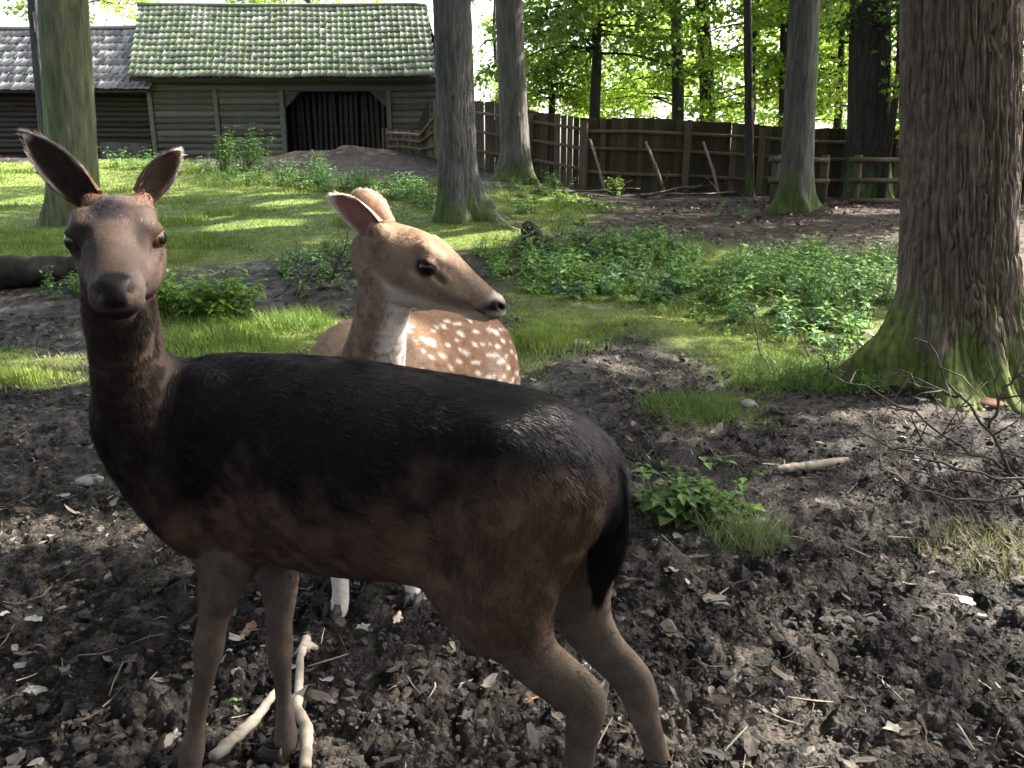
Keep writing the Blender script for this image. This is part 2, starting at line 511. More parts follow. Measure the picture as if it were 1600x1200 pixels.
def tiled_roof(root, x0, x1, eave, ridge, cw, nrow, cols, mat, seed, limit=300, shear=(0.0, 0.0)):
    """eave/ridge: (Y, z). Lays tiles row by row; the nearest ones are pieces of their own"""
    r = rg(seed)
    dy, dz = ridge[0] - eave[0], ridge[1] - eave[1]
    L = math.hypot(dy, dz); ang = math.atan2(dz, dy); l = L / nrow
    meshes = [tile_mesh('tile', cw, l, np.array(c) * r.uniform(.8, 1.15), mat, seed + i) for i, c in enumerate(cols)]
    deck = MB()
    deck.add([(x0 + .02, eave[0] + .05, eave[1] - .03), (x1 - .02, eave[0] + .05, eave[1] - .03), (x1 - .02 + shear[1], ridge[0], ridge[1] - .05), (x0 + .02 + shear[0], ridge[0], ridge[1] - .05),
              (x0 + .02, eave[0] + .05, eave[1] - .10), (x1 - .02, eave[0] + .05, eave[1] - .10), (x1 - .02 + shear[1], ridge[0], ridge[1] - .14), (x0 + .02 + shear[0], ridge[0], ridge[1] - .14),
              (x0 + .02, 2 * ridge[0] - eave[0], eave[1] - .05), (x1 - .02, 2 * ridge[0] - eave[0], eave[1] - .05)],
             [[0, 1, 2, 3], [4, 7, 6, 5], [0, 4, 5, 1], [0, 3, 7, 4], [1, 5, 6, 2], [3, 2, 9, 8]], (.03, .025, .02))
    roof = deck.build('roof', M_BOARD, root)
    ncol = int(round((x1 - x0) / cw)); cnt = 0; rest = MB()
    for i in range(nrow):
        for j in range(ncol):
            x = x0 + (j + .5) * cw + r.uniform(-.006, .006)
            s = i * l + r.uniform(-.018, .018) - (r.random() < .03) * .05
            p = np.array([x + lerp(shear[0], shear[1], (x - x0) / (x1 - x0)) * s / L, eave[0] + math.cos(ang) * s, eave[1] + math.sin(ang) * s])
            sag = -.03 * math.sin(math.pi * (j + .5) / ncol) - .015 * math.sin(j * .37 + i * .2)
            p[2] += sag
            rot = (ang + r.uniform(-.02, .02), r.uniform(-.05, .05), r.uniform(-.045, .045))
            me = meshes[r.integers(len(meshes))]
            if cnt < limit:
                inst('tile', me, roof, p, rot); cnt += 1
            else:
                M = Matrix.Translation(p) @ Matrix.Rotation(rot[0], 4, 'X')
                v = np.empty(len(me.vertices) * 3, np.float32); me.vertices.foreach_get('co', v); v = v.reshape(-1, 3)
                f = np.empty(len(me.loops), np.int32); me.loops.foreach_get('vertex_index', f)
                A = np.array(M)
                c = cols[r.integers(len(cols))]
                rest.add(v @ A[:3, :3].T + A[:3, 3], f.reshape(-1, 4), np.array(c) * r.uniform(.8, 1.15))
    if rest.n:
        tag(rest.build('tiles', mat, roof, smooth=True), kind='stuff')
    rd = MB()
    pts = [(x + lerp(shear[0], shear[1], (x - x0) / (x1 - x0)), ridge[0], ridge[1] + .01 - .03 * math.sin(math.pi * (x - x0) / (x1 - x0))) for x in np.linspace(x0, x1, 24)]
    rd.tube(pts, .075, 8, np.array(cols[0]) * .9)
    rd.build('ridge_cap', mat, roof, smooth=True)
    return roof

def barn_main():
    YW = 22.0
    x0, x1 = P(236, 200, YW)[0], P(705, 200, YW)[0]
    z0 = min(gh(x0, YW), gh(x1, YW)) - .15
    ez = P(450, 119, 21.45)[2]
    root = empty('barn', ((x0 + x1) / 2, YW, z0))
    tag(root, 'grey-green timber barn with tiled roof and dark octagonal doorway', 'barn', None)
    X = lambda px: P(px, 190, YW)[0]
    Z = lambda py: P(450, py, YW)[2]
    wall_col = np.array([.105, .108, .086])
    # backing walls with the door opening left free
    w = MB()
    dl, dr, dt = X(446), X(606), Z(143)
    T = .12
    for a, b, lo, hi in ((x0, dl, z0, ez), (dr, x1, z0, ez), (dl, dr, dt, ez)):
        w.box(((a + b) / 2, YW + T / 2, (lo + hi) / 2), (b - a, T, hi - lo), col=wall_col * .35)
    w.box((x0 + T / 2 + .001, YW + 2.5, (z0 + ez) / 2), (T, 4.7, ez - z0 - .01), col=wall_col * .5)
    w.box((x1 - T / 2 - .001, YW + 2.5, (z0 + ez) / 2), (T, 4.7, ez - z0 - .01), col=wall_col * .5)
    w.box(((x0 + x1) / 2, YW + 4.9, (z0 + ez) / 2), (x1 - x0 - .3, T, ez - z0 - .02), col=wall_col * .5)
    w.build('wall', M_BOARD, root)
    bm = [slab_board_mesh('board', wall_col * f, 40 + i) for i, f in enumerate((.8, 1.0, 1.15, .9, 1.3, .7))]
    r = rg(5)
    for a, b, lo in ((243, 337, 143), (345, 440, 143), (612, 690, 143)):
        xa, xb = X(a) + .005, X(b) - .005
        n = 11; zt = Z(143); zb = z0 + .02
        hgt = (zt - zb) / n
        for i in range(n):
            o = inst('board', bm[r.integers(6)], root, ((xa + xb) / 2, YW - .003, zb + (i + .5) * hgt), (r.uniform(-.05, .05), r.uniform(-.006, .006), 0), (xb - xa, r.uniform(.8, 1.3), hgt / .19 * .97))
    for py0, py1 in ((120, 131), (131, 142)):                       # boards over the door, under the eave
        inst('board', bm[r.integers(6)], root, ((x0 + x1) / 2, YW - .003, (Z(py0) + Z(py1)) / 2), (0, 0, 0), (x1 - x0, .8, (Z(py0) - Z(py1)) / .19 * .95))
    pm = MB(); pm.box((0, 0, 0), (1, 1, 1), col=wall_col * 1.1); pme = pm.mesh('post', M_BOARD)
    for a in (239.5, 341, 443, 609):
        inst('post', pme, root, (X(a), YW - .03, (z0 + Z(142)) / 2), (0, r.uniform(-.01, .01), 0), (.115, .12, Z(142) - z0))
    # angled door head
    for sx, a, b in ((1, 446, 472), (-1, 606, 580)):
        xa, xb = X(a), X(b); k = MB()
        k.add([(xa, YW - .02, dt), (xb, YW - .02, dt), (xa, YW - .02, dt - (abs(xb - xa)) * .95), (xa, YW + .10, dt), (xb, YW + .10, dt), (xa, YW + .10, dt - abs(xb - xa) * .95)],
              [[0, 1, 2], [3, 5, 4]], wall_col * .7)
        k.add([(xb, YW - .02, dt), (xa, YW - .02, dt - abs(xb - xa) * .95), (xa, YW + .10, dt - abs(xb - xa) * .95), (xb, YW + .10, dt)], [[0, 1, 2, 3]], wall_col * .6)
        k.build('door_head_bracket', M_BOARD, root)
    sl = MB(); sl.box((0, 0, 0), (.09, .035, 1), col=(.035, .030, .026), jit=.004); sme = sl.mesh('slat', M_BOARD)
    n = 19
    for i in range(n):
        x = dl + (dr - dl) * (i + .5) / n + r.uniform(-.02, .02)
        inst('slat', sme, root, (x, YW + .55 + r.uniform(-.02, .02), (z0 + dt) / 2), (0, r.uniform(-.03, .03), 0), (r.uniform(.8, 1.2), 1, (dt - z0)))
    bk = MB(); bk.box(((dl + dr) / 2, YW + .72, (z0 + ez) / 2), (dr - dl + .6, .04, ez - z0 - .05), col=(.018, .015, .013))  # near-black panel stands in for the unlit barn interior
    bk.build('interior_shade_panel', M_DARK, root)
    cols = [(.105, .14, .085), (.09, .125, .070), (.13, .155, .105), (.06, .08, .048), (.11, .125, .09), (.17, .19, .145), (.085, .12, .055)]
    xa, xb = P(212, 60, 22.2)[0], P(684, 60, 22.2)[0]
    tiled_roof(root, xa, xb, (21.45, P(450, 119, 21.45)[2]), (24.4, P(430, 8, 24.4)[2]), (xb - xa) / 48, 12, cols, M_TILE, 71, shear=(-.80, -.50))
    return root

def barn_low():
    YW = 22.5
    x0, x1 = P(-140, 200, YW)[0], P(236, 200, 22.0)[0] - .02
    z0 = min(gh(x0, YW), gh(x1, YW)) - .2
    root = empty('shed', ((x0 + x1) / 2, YW, z0))
    tag(root, 'low dark log shed with shiny tiles attached to the barn', 'shed')
    eave = (21.75, P(100, 138, 21.75)[2]); ridge = (24.0, P(100, 44, 24.0)[2])
    w = MB(); w.box(((x0 + x1) / 2, YW + .1, (z0 + eave[1]) / 2), (x1 - x0, .12, eave[1] - z0 - .08), col=(.02, .018, .015)); w.build('wall', M_BOARD, root)
    r = rg(6)
    lm = [slab_board_mesh('log', np.array([.045, .038, .030]) * f, 60 + i, h=.16) for i, f in enumerate((.8, 1, 1.2))]
    n = 13; zt = eave[1] - .12
    hh = (zt - z0) / n
    for i in range(n):
        for a, b in ((x0, (x0 + x1) / 2 - .4), ((x0 + x1) / 2 - .4, x1 - .02)):
            inst('log', lm[r.integers(3)], root, ((a + b) / 2, YW + .035, z0 + (i + .5) * hh), (0, r.uniform(-.008, .008), 0), (b - a - .01, 1.8, hh / .16))
    cols = [(.10, .105, .10), (.05, .052, .05), (.15, .155, .145), (.08, .07, .068), (.20, .205, .195)]
    xa, xb = x0 - .1, P(233, 130, 21.8)[0]
    tiled_roof(root, xa, xb, eave, ridge, .172, 8, cols, M_TILE_WET, 83, limit=300, shear=(-.9, -.9))
    st = MB(); st.box((P(200, 225, 22.2)[0], 22.15, gh(-10, 22.1) + .12), (1.3, .35, .5), col=(.09, .085, .075), jit=.03)
    o = st.build('stone_block', mat_attr('rough_stone', rough=.85, bump=.8, bscale=12, var=.4, dist=.03))
    tag(o, 'low grey stone block at the foot of the shed wall', 'stone block')
barn_main()
barn_low()

# ------------------------------------------------------------------ fences
def fence():
    path = [(600, 21.6), (745, 18.9), (830, 18.1), (915, 17.55), (1165, 17.0), (1400, 16.5), (1760, 16.0)]
    tops = [(600, 200), (672, 205), (690, 150), (745, 158), (775, 160), (830, 173), (915, 185), (1000, 184), (1100, 190), (1165, 193), (1250, 200), (1400, 203), (1760, 215)]
    pts = np.array([P(px, 250, Y)[:2] for px, Y in path])
    seg = np.linalg.norm(np.diff(pts, axis=0), axis=1); cum = np.concatenate([[0], np.cumsum(seg)])
    root = empty('fence', (pts[3][0], pts[3][1], gh(*pts[3])))
    tag(root, 'tall dark brown fence of upright planks behind the trees', 'fence')
    r = rg(15)
    meshes = []
    for i, f in enumerate((.6, .8, 1.0, 1.2, 1.5)):
        m = MB(); c = np.array([.070, .057, .038]) * f
        m.box((0, 0, .5), (.108, .022, 1), col=c, jit=.004)
        meshes.append(m.mesh('plank', M_PLANK))
    s = 0; k_ = 0
    def at(s):
        x = np.interp(s, cum, pts[:, 0]); y = np.interp(s, cum, pts[:, 1]); k = np.clip(np.searchsorted(cum, s) - 1, 0, len(seg) - 1)
        d = (pts[k + 1] - pts[k]) / seg[k]
        return x, y, math.atan2(d[1], d[0])
    def top_z(x, y):
        zc = y * _cp  # the planks stand so that their tops run along the line seen in the photograph
        px = 800 + x / (y / (_cp + .33 * _sp)) * FPX
        return P(px, np.interp(px, [t[0] for t in tops], [t[1] for t in tops]), y)[2], px
    while s < cum[-1]:
        x, y, a = at(s)
        zt, px = top_z(x, y)
        zb = gh(x, y) - .08
        gap = 1.0
        if px < 672 or 742 < px < 775 or 848 < px < 905: gap = 1.28
        h = zt - zb + r.normal() * .007
        nx, ny = -math.sin(a), math.cos(a)
        off = .024 * (k_ % 2) + r.uniform(0, .006); k_ += 1
        inst('plank', meshes[r.integers(5)], root, (x + nx * off, y + ny * off, zb), (r.uniform(-.012, .012), r.uniform(-.006, .006), a + r.uniform(-.02, .02)), (r.uniform(1.06, 1.2), 1, h))
        s += .112 * gap
    # rails and posts on the near side
    def rail(s0, s1, f0, name='rail', th=.07):
        n = max(3, int((s1 - s0) / .5)); V = []
        for q in np.linspace(s0, s1, n):
            x, y, a = at(q); zt, _ = top_z(x, y); zb = gh(x, y)
            V.append((x + math.sin(a) * .055, y - math.cos(a) * .055, zb + (zt - zb) * f0))
        m = MB(); m.tube(V, th * .5, 5, np.array([.12, .098, .066]) * r.uniform(.8, 1.3)); m.build(name, M_PLANK, root)
    brk = [cum[0] + .2, cum[1] - 1.3, cum[1] + .9, cum[2], cum[3], cum[3] + 2.1, cum[3] + 4.2, cum[4] + .3, cum[4] + 2.2, cum[5], cum[5] + 2.5, cum[-1] - .2]
    for a, b in zip(brk[:-1], brk[1:]):
        for f0 in (.24, .55, .82):
            rail(a + .06, b - .06, f0 + r.uniform(-.02, .02))
    pm = MB(); pm.box((0, 0, .5), (.13, .13, 1), col=(.10, .082, .055), jit=.006); pme = pm.mesh('post', M_PLANK)
    for q in brk[1:-1]:
        x, y, a = at(q); zt, _ = top_z(x, y); zb = gh(x, y) - .1
        inst('post', pme, root, (x + math.sin(a) * .10, y - math.cos(a) * .10, zb), (0, r.uniform(-.015, .015), a), (1, 1, zt - zb - .06))
    return root
fence()

def leaning_poles():
    for i, (a, b, lab) in enumerate((((922, 218), (946, 293), 'thin pale pole leaning on the fence, nearest the second tree'),
                      ((1009, 222), (1040, 294), 'thin pale pole leaning on the fence, middle of the three'),
                      ((1099, 222), (1126, 288), 'thin pale pole leaning on the fence, nearest the slim trunk'))):
        t = P(a[0], a[1], 17.15 - .1 * i); Yb = 16.55 - .1 * i
        bt = P(b[0], b[1], Yb); bt[2] = gh(bt[0], bt[1]) - .03
        m = MB(); m.tube([bt, (bt * .5 + t * .5) + np.array([.02, 0, .01]), t], [.032, .030, .026], 7, (.17, .14, .10))
        tag(m.build('leaning_pole', M_WOOD, smooth=True), lab, 'pole', 'poles propped against the fence')
leaning_poles()

def hurdle(pxs, ys, Y, lab, posts):
    x = P(pxs[0], 280, Y)[0]
    root = empty('rail_fence', (x, Y, gh(x, Y)))
    tag(root, lab, 'rail fence', 'low pole rail fences')
    for p in posts:
        b = P(p, 310, Y); zt = P(p, ys[0] - 8, Y)[2]
        m = MB(); m.tube([(b[0], Y, gh(b[0], Y) - .15), (b[0] + .01, Y, (gh(b[0], Y) + zt) / 2), (b[0], Y, zt)], [.075, .07, .065], 8, (.075, .061, .04)); m.build('post', M_PLANK, root, smooth=True)
    for y in ys:
        q = [P(px, y + .6 * math.sin(px * .05), Y - .09) for px in np.linspace(pxs[0] - 4, pxs[1], 5)]
        m = MB(); m.tube(q, .045, 7, (.095, .078, .052)); m.build('rail', M_WOOD, root, smooth=True)
hurdle((1206, 1296), (250, 283), 13.4, 'low pole rail fence standing behind the straight grey trunk', (1208, 1284))
hurdle((1332, 1560), (250, 282, 314), 13.0, 'three-rail pole fence beside the large mossy trunk', (1334, 1452, 1556))

def lean_panel():
    q = [P(672, 152, 21.0), P(668, 262, 20.8), P(627, 250, 20.9)]
    m = MB(); d = np.array([0, .05, 0])
    V = q + [p + d for p in q]
    m.add(V, [[0, 2, 1], [3, 4, 5]], (.025, .021, .018)); m.add(V, [[0, 1, 4, 3], [1, 2, 5, 4], [2, 0, 3, 5]], (.03, .025, .02))
    tag(m.build('brace_panel', M_BOARD), 'dark slanting boarded panel between barn corner and fence', 'panel')
lean_panel()

# ------------------------------------------------------------------ trees
M_BARK = mat_attr('bark', rough=.85, spec=.2, bump=1.0, bscale=34, var=.45, vscale=14, stretch=(1, 1, .20), dist=.035)
M_BARK_FINE = mat_attr('furrowed_bark', rough=.85, spec=.22, bump=.55, bscale=110, var=.4, vscale=30, stretch=(1, 1, .5), dist=.006)
def leaf_mat(name, transl):
    m = mat_attr(name, rough=.5, spec=.18, var=.3, vscale=3, transl=transl)
    return m
M_LEAF = leaf_mat('tree_leaves', .58)
M_HERB = leaf_mat('herb_leaves', .35)
M_GRASS = leaf_mat('grass_blades', .35)

def leaf_quads(Pn, size, nrm_jit, r, col, cvar=.25, up=1.0):
    """one pointed, slightly folded leaf blade (two quads) at each point"""
    n = len(Pn)
    N = nrm(np.stack([r.normal(size=n) * nrm_jit, r.normal(size=n) * nrm_jit, np.full(n, up)], 1))
    D = nrm(np.cross(N, nrm(r.normal(size=(n, 3)))))
    S = np.cross(N, D)
    L = (size * r.uniform(.6, 1.25, n))[:, None]; W = L * .36
    base = Pn - D * L * .5; tip = Pn + D * L * .55
    a = Pn - D * L * .12 + S * W + N * W * .25; b = Pn - D * L * .12 - S * W + N * W * .25
    V = np.stack([base, a, tip, b], 1).reshape(-1, 3)
    F = np.arange(4 * n).reshape(-1, 4)
    c = np.asarray(col, float)
    if c.ndim == 1: c = np.repeat(c[None], n, 0)
    c = c * (1 + cvar * r.normal(size=n))[:, None].clip(.4, 1.8)
    C = np.repeat(c, 4, 0)
    return V, F, C

def trunk_part(root, base, top, r0, height, nth, nz, flare, roots, bark, cols, moss, seed, mat, zmax_fine=None, bend=0.0):
    """base/top: points on the axis; roots: list of (angle, reach, width)"""
    r = rg(seed)
    ax = nrm(np.asarray(top) - np.asarray(base)); ax = ax / ax[2]
    if zmax_fine:
        z = np.concatenate([np.linspace(-.15, zmax_fine, nz), np.linspace(zmax_fine, height, 14)[1:]])
    else:
        z = -.15 + (height + .15) * np.linspace(0, 1, nz) ** 1.5
    th = np.arange(nth) / nth * 2 * np.pi
    Z, T = np.meshgrid(z, th, indexing='ij')
    rad = r0 * (1 - .62 * np.clip(Z / height, 0, 1) ** 1.2) * (1 + .035 * vnoise(np.cos(T) * 1.5 + 7, np.sin(T) * 1.5, Z * .8, seed=seed))
    zz = np.maximum(Z, 0)
    rad = rad + r0 * flare * np.exp(-zz / (r0 * .9))
    for a, reach, wd, hgt in roots:
        d = (T - a + np.pi) % (2 * np.pi) - np.pi
        d = d + .25 * vnoise(Z * 3, Z * 0 + a * 5, seed=seed + 3)
        rad = rad + reach * np.exp(-(d / wd) ** 2) * np.exp(-(zz / hgt) ** 1.0) * (1 + .2 * vnoise(T * 3, Z * 5, seed=seed + 9))
    # bark relief: interlacing vertical ridges
    amp, fr, el = bark
    cx, cy = np.cos(T) * fr * r0, np.sin(T) * fr * r0
    wv = .55 * vnoise(cx * .6, cy * .6, Z * fr * .10, seed=seed + 5)
    n1 = vnoise(cx + wv * 2.2, cy + wv * 2.2, Z * fr * el, seed=seed + 1)
    n2 = vnoise(cx * 2.1 + 9, cy * 2.1 + wv * 2, Z * fr * el * 1.5, seed=seed + 2)
    n3 = vnoise(cx * 4.5, cy * 4.5, Z * fr * el * 5, seed=seed + 4)
    ridge = sstep(.02, .36, np.abs(n1)) * .8 + .40 * sstep(.0, .4, np.abs(n2)) + .30 * n3
    rad = rad + amp * (ridge - .5)
    cxw = base[0] + ax[0] * Z + bend * np.sin(np.clip(Z / height, 0, 1) * 6); cyw = base[1] + ax[1] * Z
    V = np.stack([cxw + rad * np.cos(T), cyw + rad * np.sin(T), base[2] + Z], -1)
    c = lerp(np.array(cols[0]), np.array(cols[1]), (.5 + .5 * fbm(np.cos(T) * 3, np.sin(T) * 3, Z * 1.2, octv=3, seed=seed + 6))[..., None])
    c = c * (1 + .30 * n3 + .15 * n2)[..., None]
    alg = sstep(.0, .5, fbm(np.cos(T) * 1.6, np.sin(T) * 1.6, Z * .7, octv=3, seed=seed + 7) + cols[3])
    c = lerp(c, np.array(cols[2]), alg[..., None] * .75)
    mh, mcol = moss
    ms = sstep(.15, .7, (1 - zz / mh) + .8 * fbm(np.cos(T) * 3, np.sin(T) * 3, Z * 4, octv=3, seed=seed + 8)) * (zz < mh * 1.6) * sstep(.1, .6, ridge + .25)
    c = lerp(c, np.array(mcol) * (1 + .3 * n3)[..., None], ms[..., None] * .85)
    nzz = len(z); i = np.arange(nzz - 1)[:, None] * nth; j = np.arange(nth)[None]; j2 = (j + 1) % nth
    F = np.stack([i + j, i + j2, i + nth + j2, i + nth + j], -1).reshape(-1, 4)
    return mesh_obj('trunk', V.reshape(-1, 3), F, mat, root, col=np.clip(c, .004, 1).reshape(-1, 3))

def crown_mesh(seed, nclump=235, per=36, rx=3.6, rz=3.4, size=.17, col=(.060, .105, .022), density_shell=.45):
    r = rg(seed)
    d = nrm(r.normal(size=(nclump, 3))); q = r.random(nclump) ** density_shell
    c = d * q[:, None] * np.array([rx, rx, rz])
    p = np.repeat(c, per, 0) + r.normal(size=(nclump * per, 3)) * np.array([.38, .38, .16])
    me = leaf_quads(p, np.full(len(p), size), .55, r, col)
    lm = MB()
    for k in range(9):
        t = c[r.integers(nclump)] * .9
        m = t * .45 + r.normal(size=3) * .3
        lm.tube([(0, 0, -rz * 1.1 + k * .25), m, t], [.11, .06, .02], 6, (.05, .045, .038))
    return me, lm.mesh('limbs', M_BARK, smooth=True)
CROWNS = [crown_mesh(101, 330), crown_mesh(102, 205, 36, 3.2, 3.8), crown_mesh(103, 260, 34, 4.0, 3.0)]

# places the sun reaches through openings in the canopy: (point, radius)
SUN_SPOTS = [(P(268, 390, 1.18), .05), (P(275, 310, 1.25), .05), (P(262, 480, 1.25), .02), (P(575, 400, 1.75), .10), (P(640, 350, 1.76), .06),
             (ghit(455, 510), .22), (ghit(415, 512), .12), (ghit(430, 300), .35), (ghit(445, 318), .25), (ghit(20, 285), .5), (ghit(70, 312), .35), (ghit(400, 352), .35), (ghit(330, 340), .2),
             (ghit(760, 372), .45), (ghit(700, 372), .35), (ghit(60, 575), .22), (ghit(110, 590), .12), (ghit(40, 832), .09), (ghit(180, 826), .06), (ghit(1515, 930), .07), (ghit(1560, 880), .09),
             (P(960, 290, 16.3), .35), (ghit(900, 312), .25), (ghit(1340, 330), .25), (ghit(1395, 332), .15), (P(330, 50, 23), .35), (P(290, 75, 22.8), .25), (P(560, 70, 22.7), .25), (P(610, 50, 23.2), .3), (P(500, 100, 22), .2),
             (P(790, 235, 15.4), .22), (P(788, 200, 15.4), .15), (ghit(620, 300), .3), (ghit(520, 330), .2), (P(1380, 500, 4.1), .08)]
_S = np.array(TO_SUN)
def open_gaps(V, C):
    q = V.reshape(-1, 4, 3).mean(1); keep = np.ones(len(q), bool)
    for c, rad in SUN_SPOTS:
        d = q - c; t = d @ _S
        dist = np.linalg.norm(d - t[:, None] * _S, axis=1)
        keep &= ~((dist < rad + .10) & (t > 0))
    V = V.reshape(-1, 4, 3)[keep].reshape(-1, 3); C = C.reshape(-1, 4, 3)[keep].reshape(-1, 3)
    return V, np.arange(len(V)).reshape(-1, 4), C

def add_crown(root, p, k, rz, sc=1.0):
    (V, F, C), lm = CROWNS[k % 3]
    A = np.array(Matrix.Rotation(rz, 3, 'Z'))
    mb = MB(); mb.add(*open_gaps(V @ A.T * sc + p, C)); mb.build('crown', M_LEAF, root)
    inst('limbs', lm, root, p, (0, 0, rz), (sc, sc, sc))

MOSS = (.070, .100, .024)
GREY = ((.085, .075, .066), (.125, .112, .098), (.085, .100, .052), -.35)
def tree(name, label, px, py, Y, rpx, toppx, height=13, flare=.35, roots=(), bark=(.012, 16, .13), cols=GREY, moss=(.8, MOSS), seed=1, nth=90, nz=120, mat=None, crown=0, crown_z=9.0, crown_off=(0, 0), group='woodland trees', zfine=None, bend=0, Ytop=None, csc=1.0):
    b = P(px, py, Y); b[2] = gh(b[0], b[1])
    r0 = rpx * .88 * pxm(px, min(py, 200), Y)
    t = P(toppx, 0, Ytop or Y)
    root = empty(name, tuple(b))
    tag(root, label, 'tree', group)
    trunk_part(root, b, t, r0, height, nth, nz, flare, roots, bark, cols, moss, seed, mat or M_BARK, zfine, bend)
    if crown is not None:
        ax = nrm(t - b); ax = ax / ax[2]
        add_crown(root, b + ax * crown_z + np.array([crown_off[0], crown_off[1], 0]), crown, seed * 1.3, csc)
    return root

PI = math.pi
tree('oak_tree', 'massive furrowed trunk with wide mossy roots on the right', 1493, 600, 4.45, 93, 1501, 15, .22,
     [(PI * 1.02, .46, .34, .20), (PI * 1.28, .30, .26, .20), (PI * 1.47, .34, .20, .15), (PI * 1.72, .34, .30, .20), (PI * 1.95, .30, .3, .25), (PI * .5, .3, .5, .25), (PI * 1.15, .16, .3, .5)],
     bark=(.023, 42, .075), cols=((.085, .066, .052), (.150, .122, .098), (.085, .095, .045), -.55), moss=(.66, (.090, .128, .024)), seed=21, nth=520, nz=430, mat=M_BARK_FINE, crown=0, crown_z=8.2, zfine=2.6, crown_off=(.4, 1.0))
tree('beech_tree', 'grey trunk flaring at the base beside the barn doorway', 718, 342, 11.0, 34, 706, 14, .22,
     [(PI * 1.9, .34, .35, .30), (PI * 1.2, .10, .4, .25), (PI * 1.5, .12, .3, .2)], bark=(.014, 26, .14), cols=((.085, .082, .080), (.13, .125, .12), (.085, .095, .062), -.40), moss=(.55, MOSS), seed=22, nth=150, nz=200, crown=1, crown_z=9.5)
tree('beech_tree', 'grey trunk in front of the fence, behind the flared trunk', 806, 284, 15.5, 25, 795, 14, .35,
     [(PI * 1.8, .25, .4, .3), (PI * 1.2, .25, .4, .3)], cols=((.088, .082, .078), (.135, .125, .115), (.09, .10, .062), -.35), moss=(.5, MOSS), seed=23, crown=2, crown_z=10)
tree('beech_tree', 'pale green-stained trunk behind the dark doe head', 118, 350, 11.0, 42, 99, 14, .12,
     [(PI * 1.15, .13, .4, .18), (PI * 1.85, .05, .4, .3)], bark=(.006, 12, .10), cols=((.115, .125, .080), (.165, .170, .110), (.095, .130, .055), .25), moss=(.5, (.09, .10, .05)), seed=24, nth=120, nz=160, crown=0, crown_z=9.5)
tree('beech_tree', 'slim dark trunk leaning behind the pale green-stained trunk', 75, 262, 16.5, 10, 52, 12, .2, seed=25, cols=((.05, .052, .06), (.07, .07, .08), (.05, .06, .05), -.4), crown=1, crown_z=9.5)
tree('beech_tree', 'straight grey-green trunk standing before the low rail fence', 1243, 330, 12.0, 27, 1257, 14, .25,
     [(PI * 1.05, .24, .4, .3), (PI * 1.9, .18, .4, .2), (PI * 1.5, .12, .3, .2)], bark=(.008, 18, .12), cols=((.075, .078, .068), (.105, .105, .09), (.07, .09, .05), -.1), moss=(.6, MOSS), seed=26, crown=2, crown_z=9.5)
tree('oak_tree', 'very dark broad trunk at the fence left of the massive trunk', 1356, 306, 15.8, 36, 1360, 14, .2, cols=((.035, .030, .028), (.055, .046, .042), (.04, .045, .03), -.4), seed=27, bark=(.02, 22, .12), crown=0, crown_z=9.8)
tree('young_beech', 'slim dark trunk rising right in front of the fence', 1172, 302, 16.3, 7.5, 1168, 10, .25, cols=((.04, .036, .033), (.06, .055, .05), (.045, .05, .035), -.3), seed=28, nth=40, nz=60, crown=None)
tree('beech_tree', 'short-looking crooked trunk behind the fence above the middle pole', 1058, 260, 21.0, 11, 1050, 11, .2, cols=((.055, .05, .045), (.08, .075, .068), (.055, .06, .045), -.3), seed=29, nth=50, nz=80, bend=.10, crown=None)
tree('beech_tree', 'trunk behind the fence just right of the crooked trunk', 1110, 262, 22.0, 14, 1092, 12, .2, cols=((.05, .045, .042), (.075, .07, .06), (.05, .06, .04), -.2), seed=30, nth=50, nz=80, bend=.08, crown=1, crown_z=9.5)
tree('young_beech', 'thin dark trunk just left of the straight grey-green trunk', 1224, 270, 20.0, 8, 1226, 11, .2, cols=((.035, .033, .03), (.055, .05, .046), (.04, .05, .03), -.3), seed=31, nth=40, nz=60, crown=None)

# trees added, mostly out of view, so that their crowns shade the clearing
for i, (x, y, rr, h) in enumerate(((6.6, 8.0, .34, 14), (8.8, 12.5, .38, 14), (4.6, 13.5, .25, 13), (-7.6, 7.5, .36, 14), (10.6, 4.4, .35, 14), (2.8, -3.6, .33, 14), (-4.5, -2.5, .33, 14), (13.0, 17.0, .4, 14), (10.0, 20.5, .4, 14), (-.6, -5.2, .35, 13), (5.6, -1.4, .33, 13), (-3.2, -7.0, .33, 13), (-7.2, 1.0, .33, 13), (3.4, -8.0, .35, 13))):
    lab = ('added shade tree with tall trunk and high leafy crown beyond the %s' % ('large mossy trunk', 'rail fence', 'straight grey-green trunk', 'fallen log', 'dead branches', 'muddy foreground', 'dark doe', 'plank fence', 'broad dark trunk', 'lower picture edge', 'twig tangle', 'bleached sticks', 'flat grey stone', 'pale leaf')[i])
    b = np.array([x, y, gh(x, y)])
    if i == 2: continue
    root = empty('beech_tree', tuple(b)); tag(root, lab, 'tree', 'woodland trees')
    trunk_part(root, b, b + np.array([.1, .05, 8]), rr, h, 60, 70, .35, [], (.01, 16, .13), GREY, (.6, MOSS), 300 + i, M_BARK)
    add_crown(root, b + np.array([.1, 0, 9.0 if i < 9 else 6.6]), i, i * 1.7, 1.0 if i < 9 else 1.15)

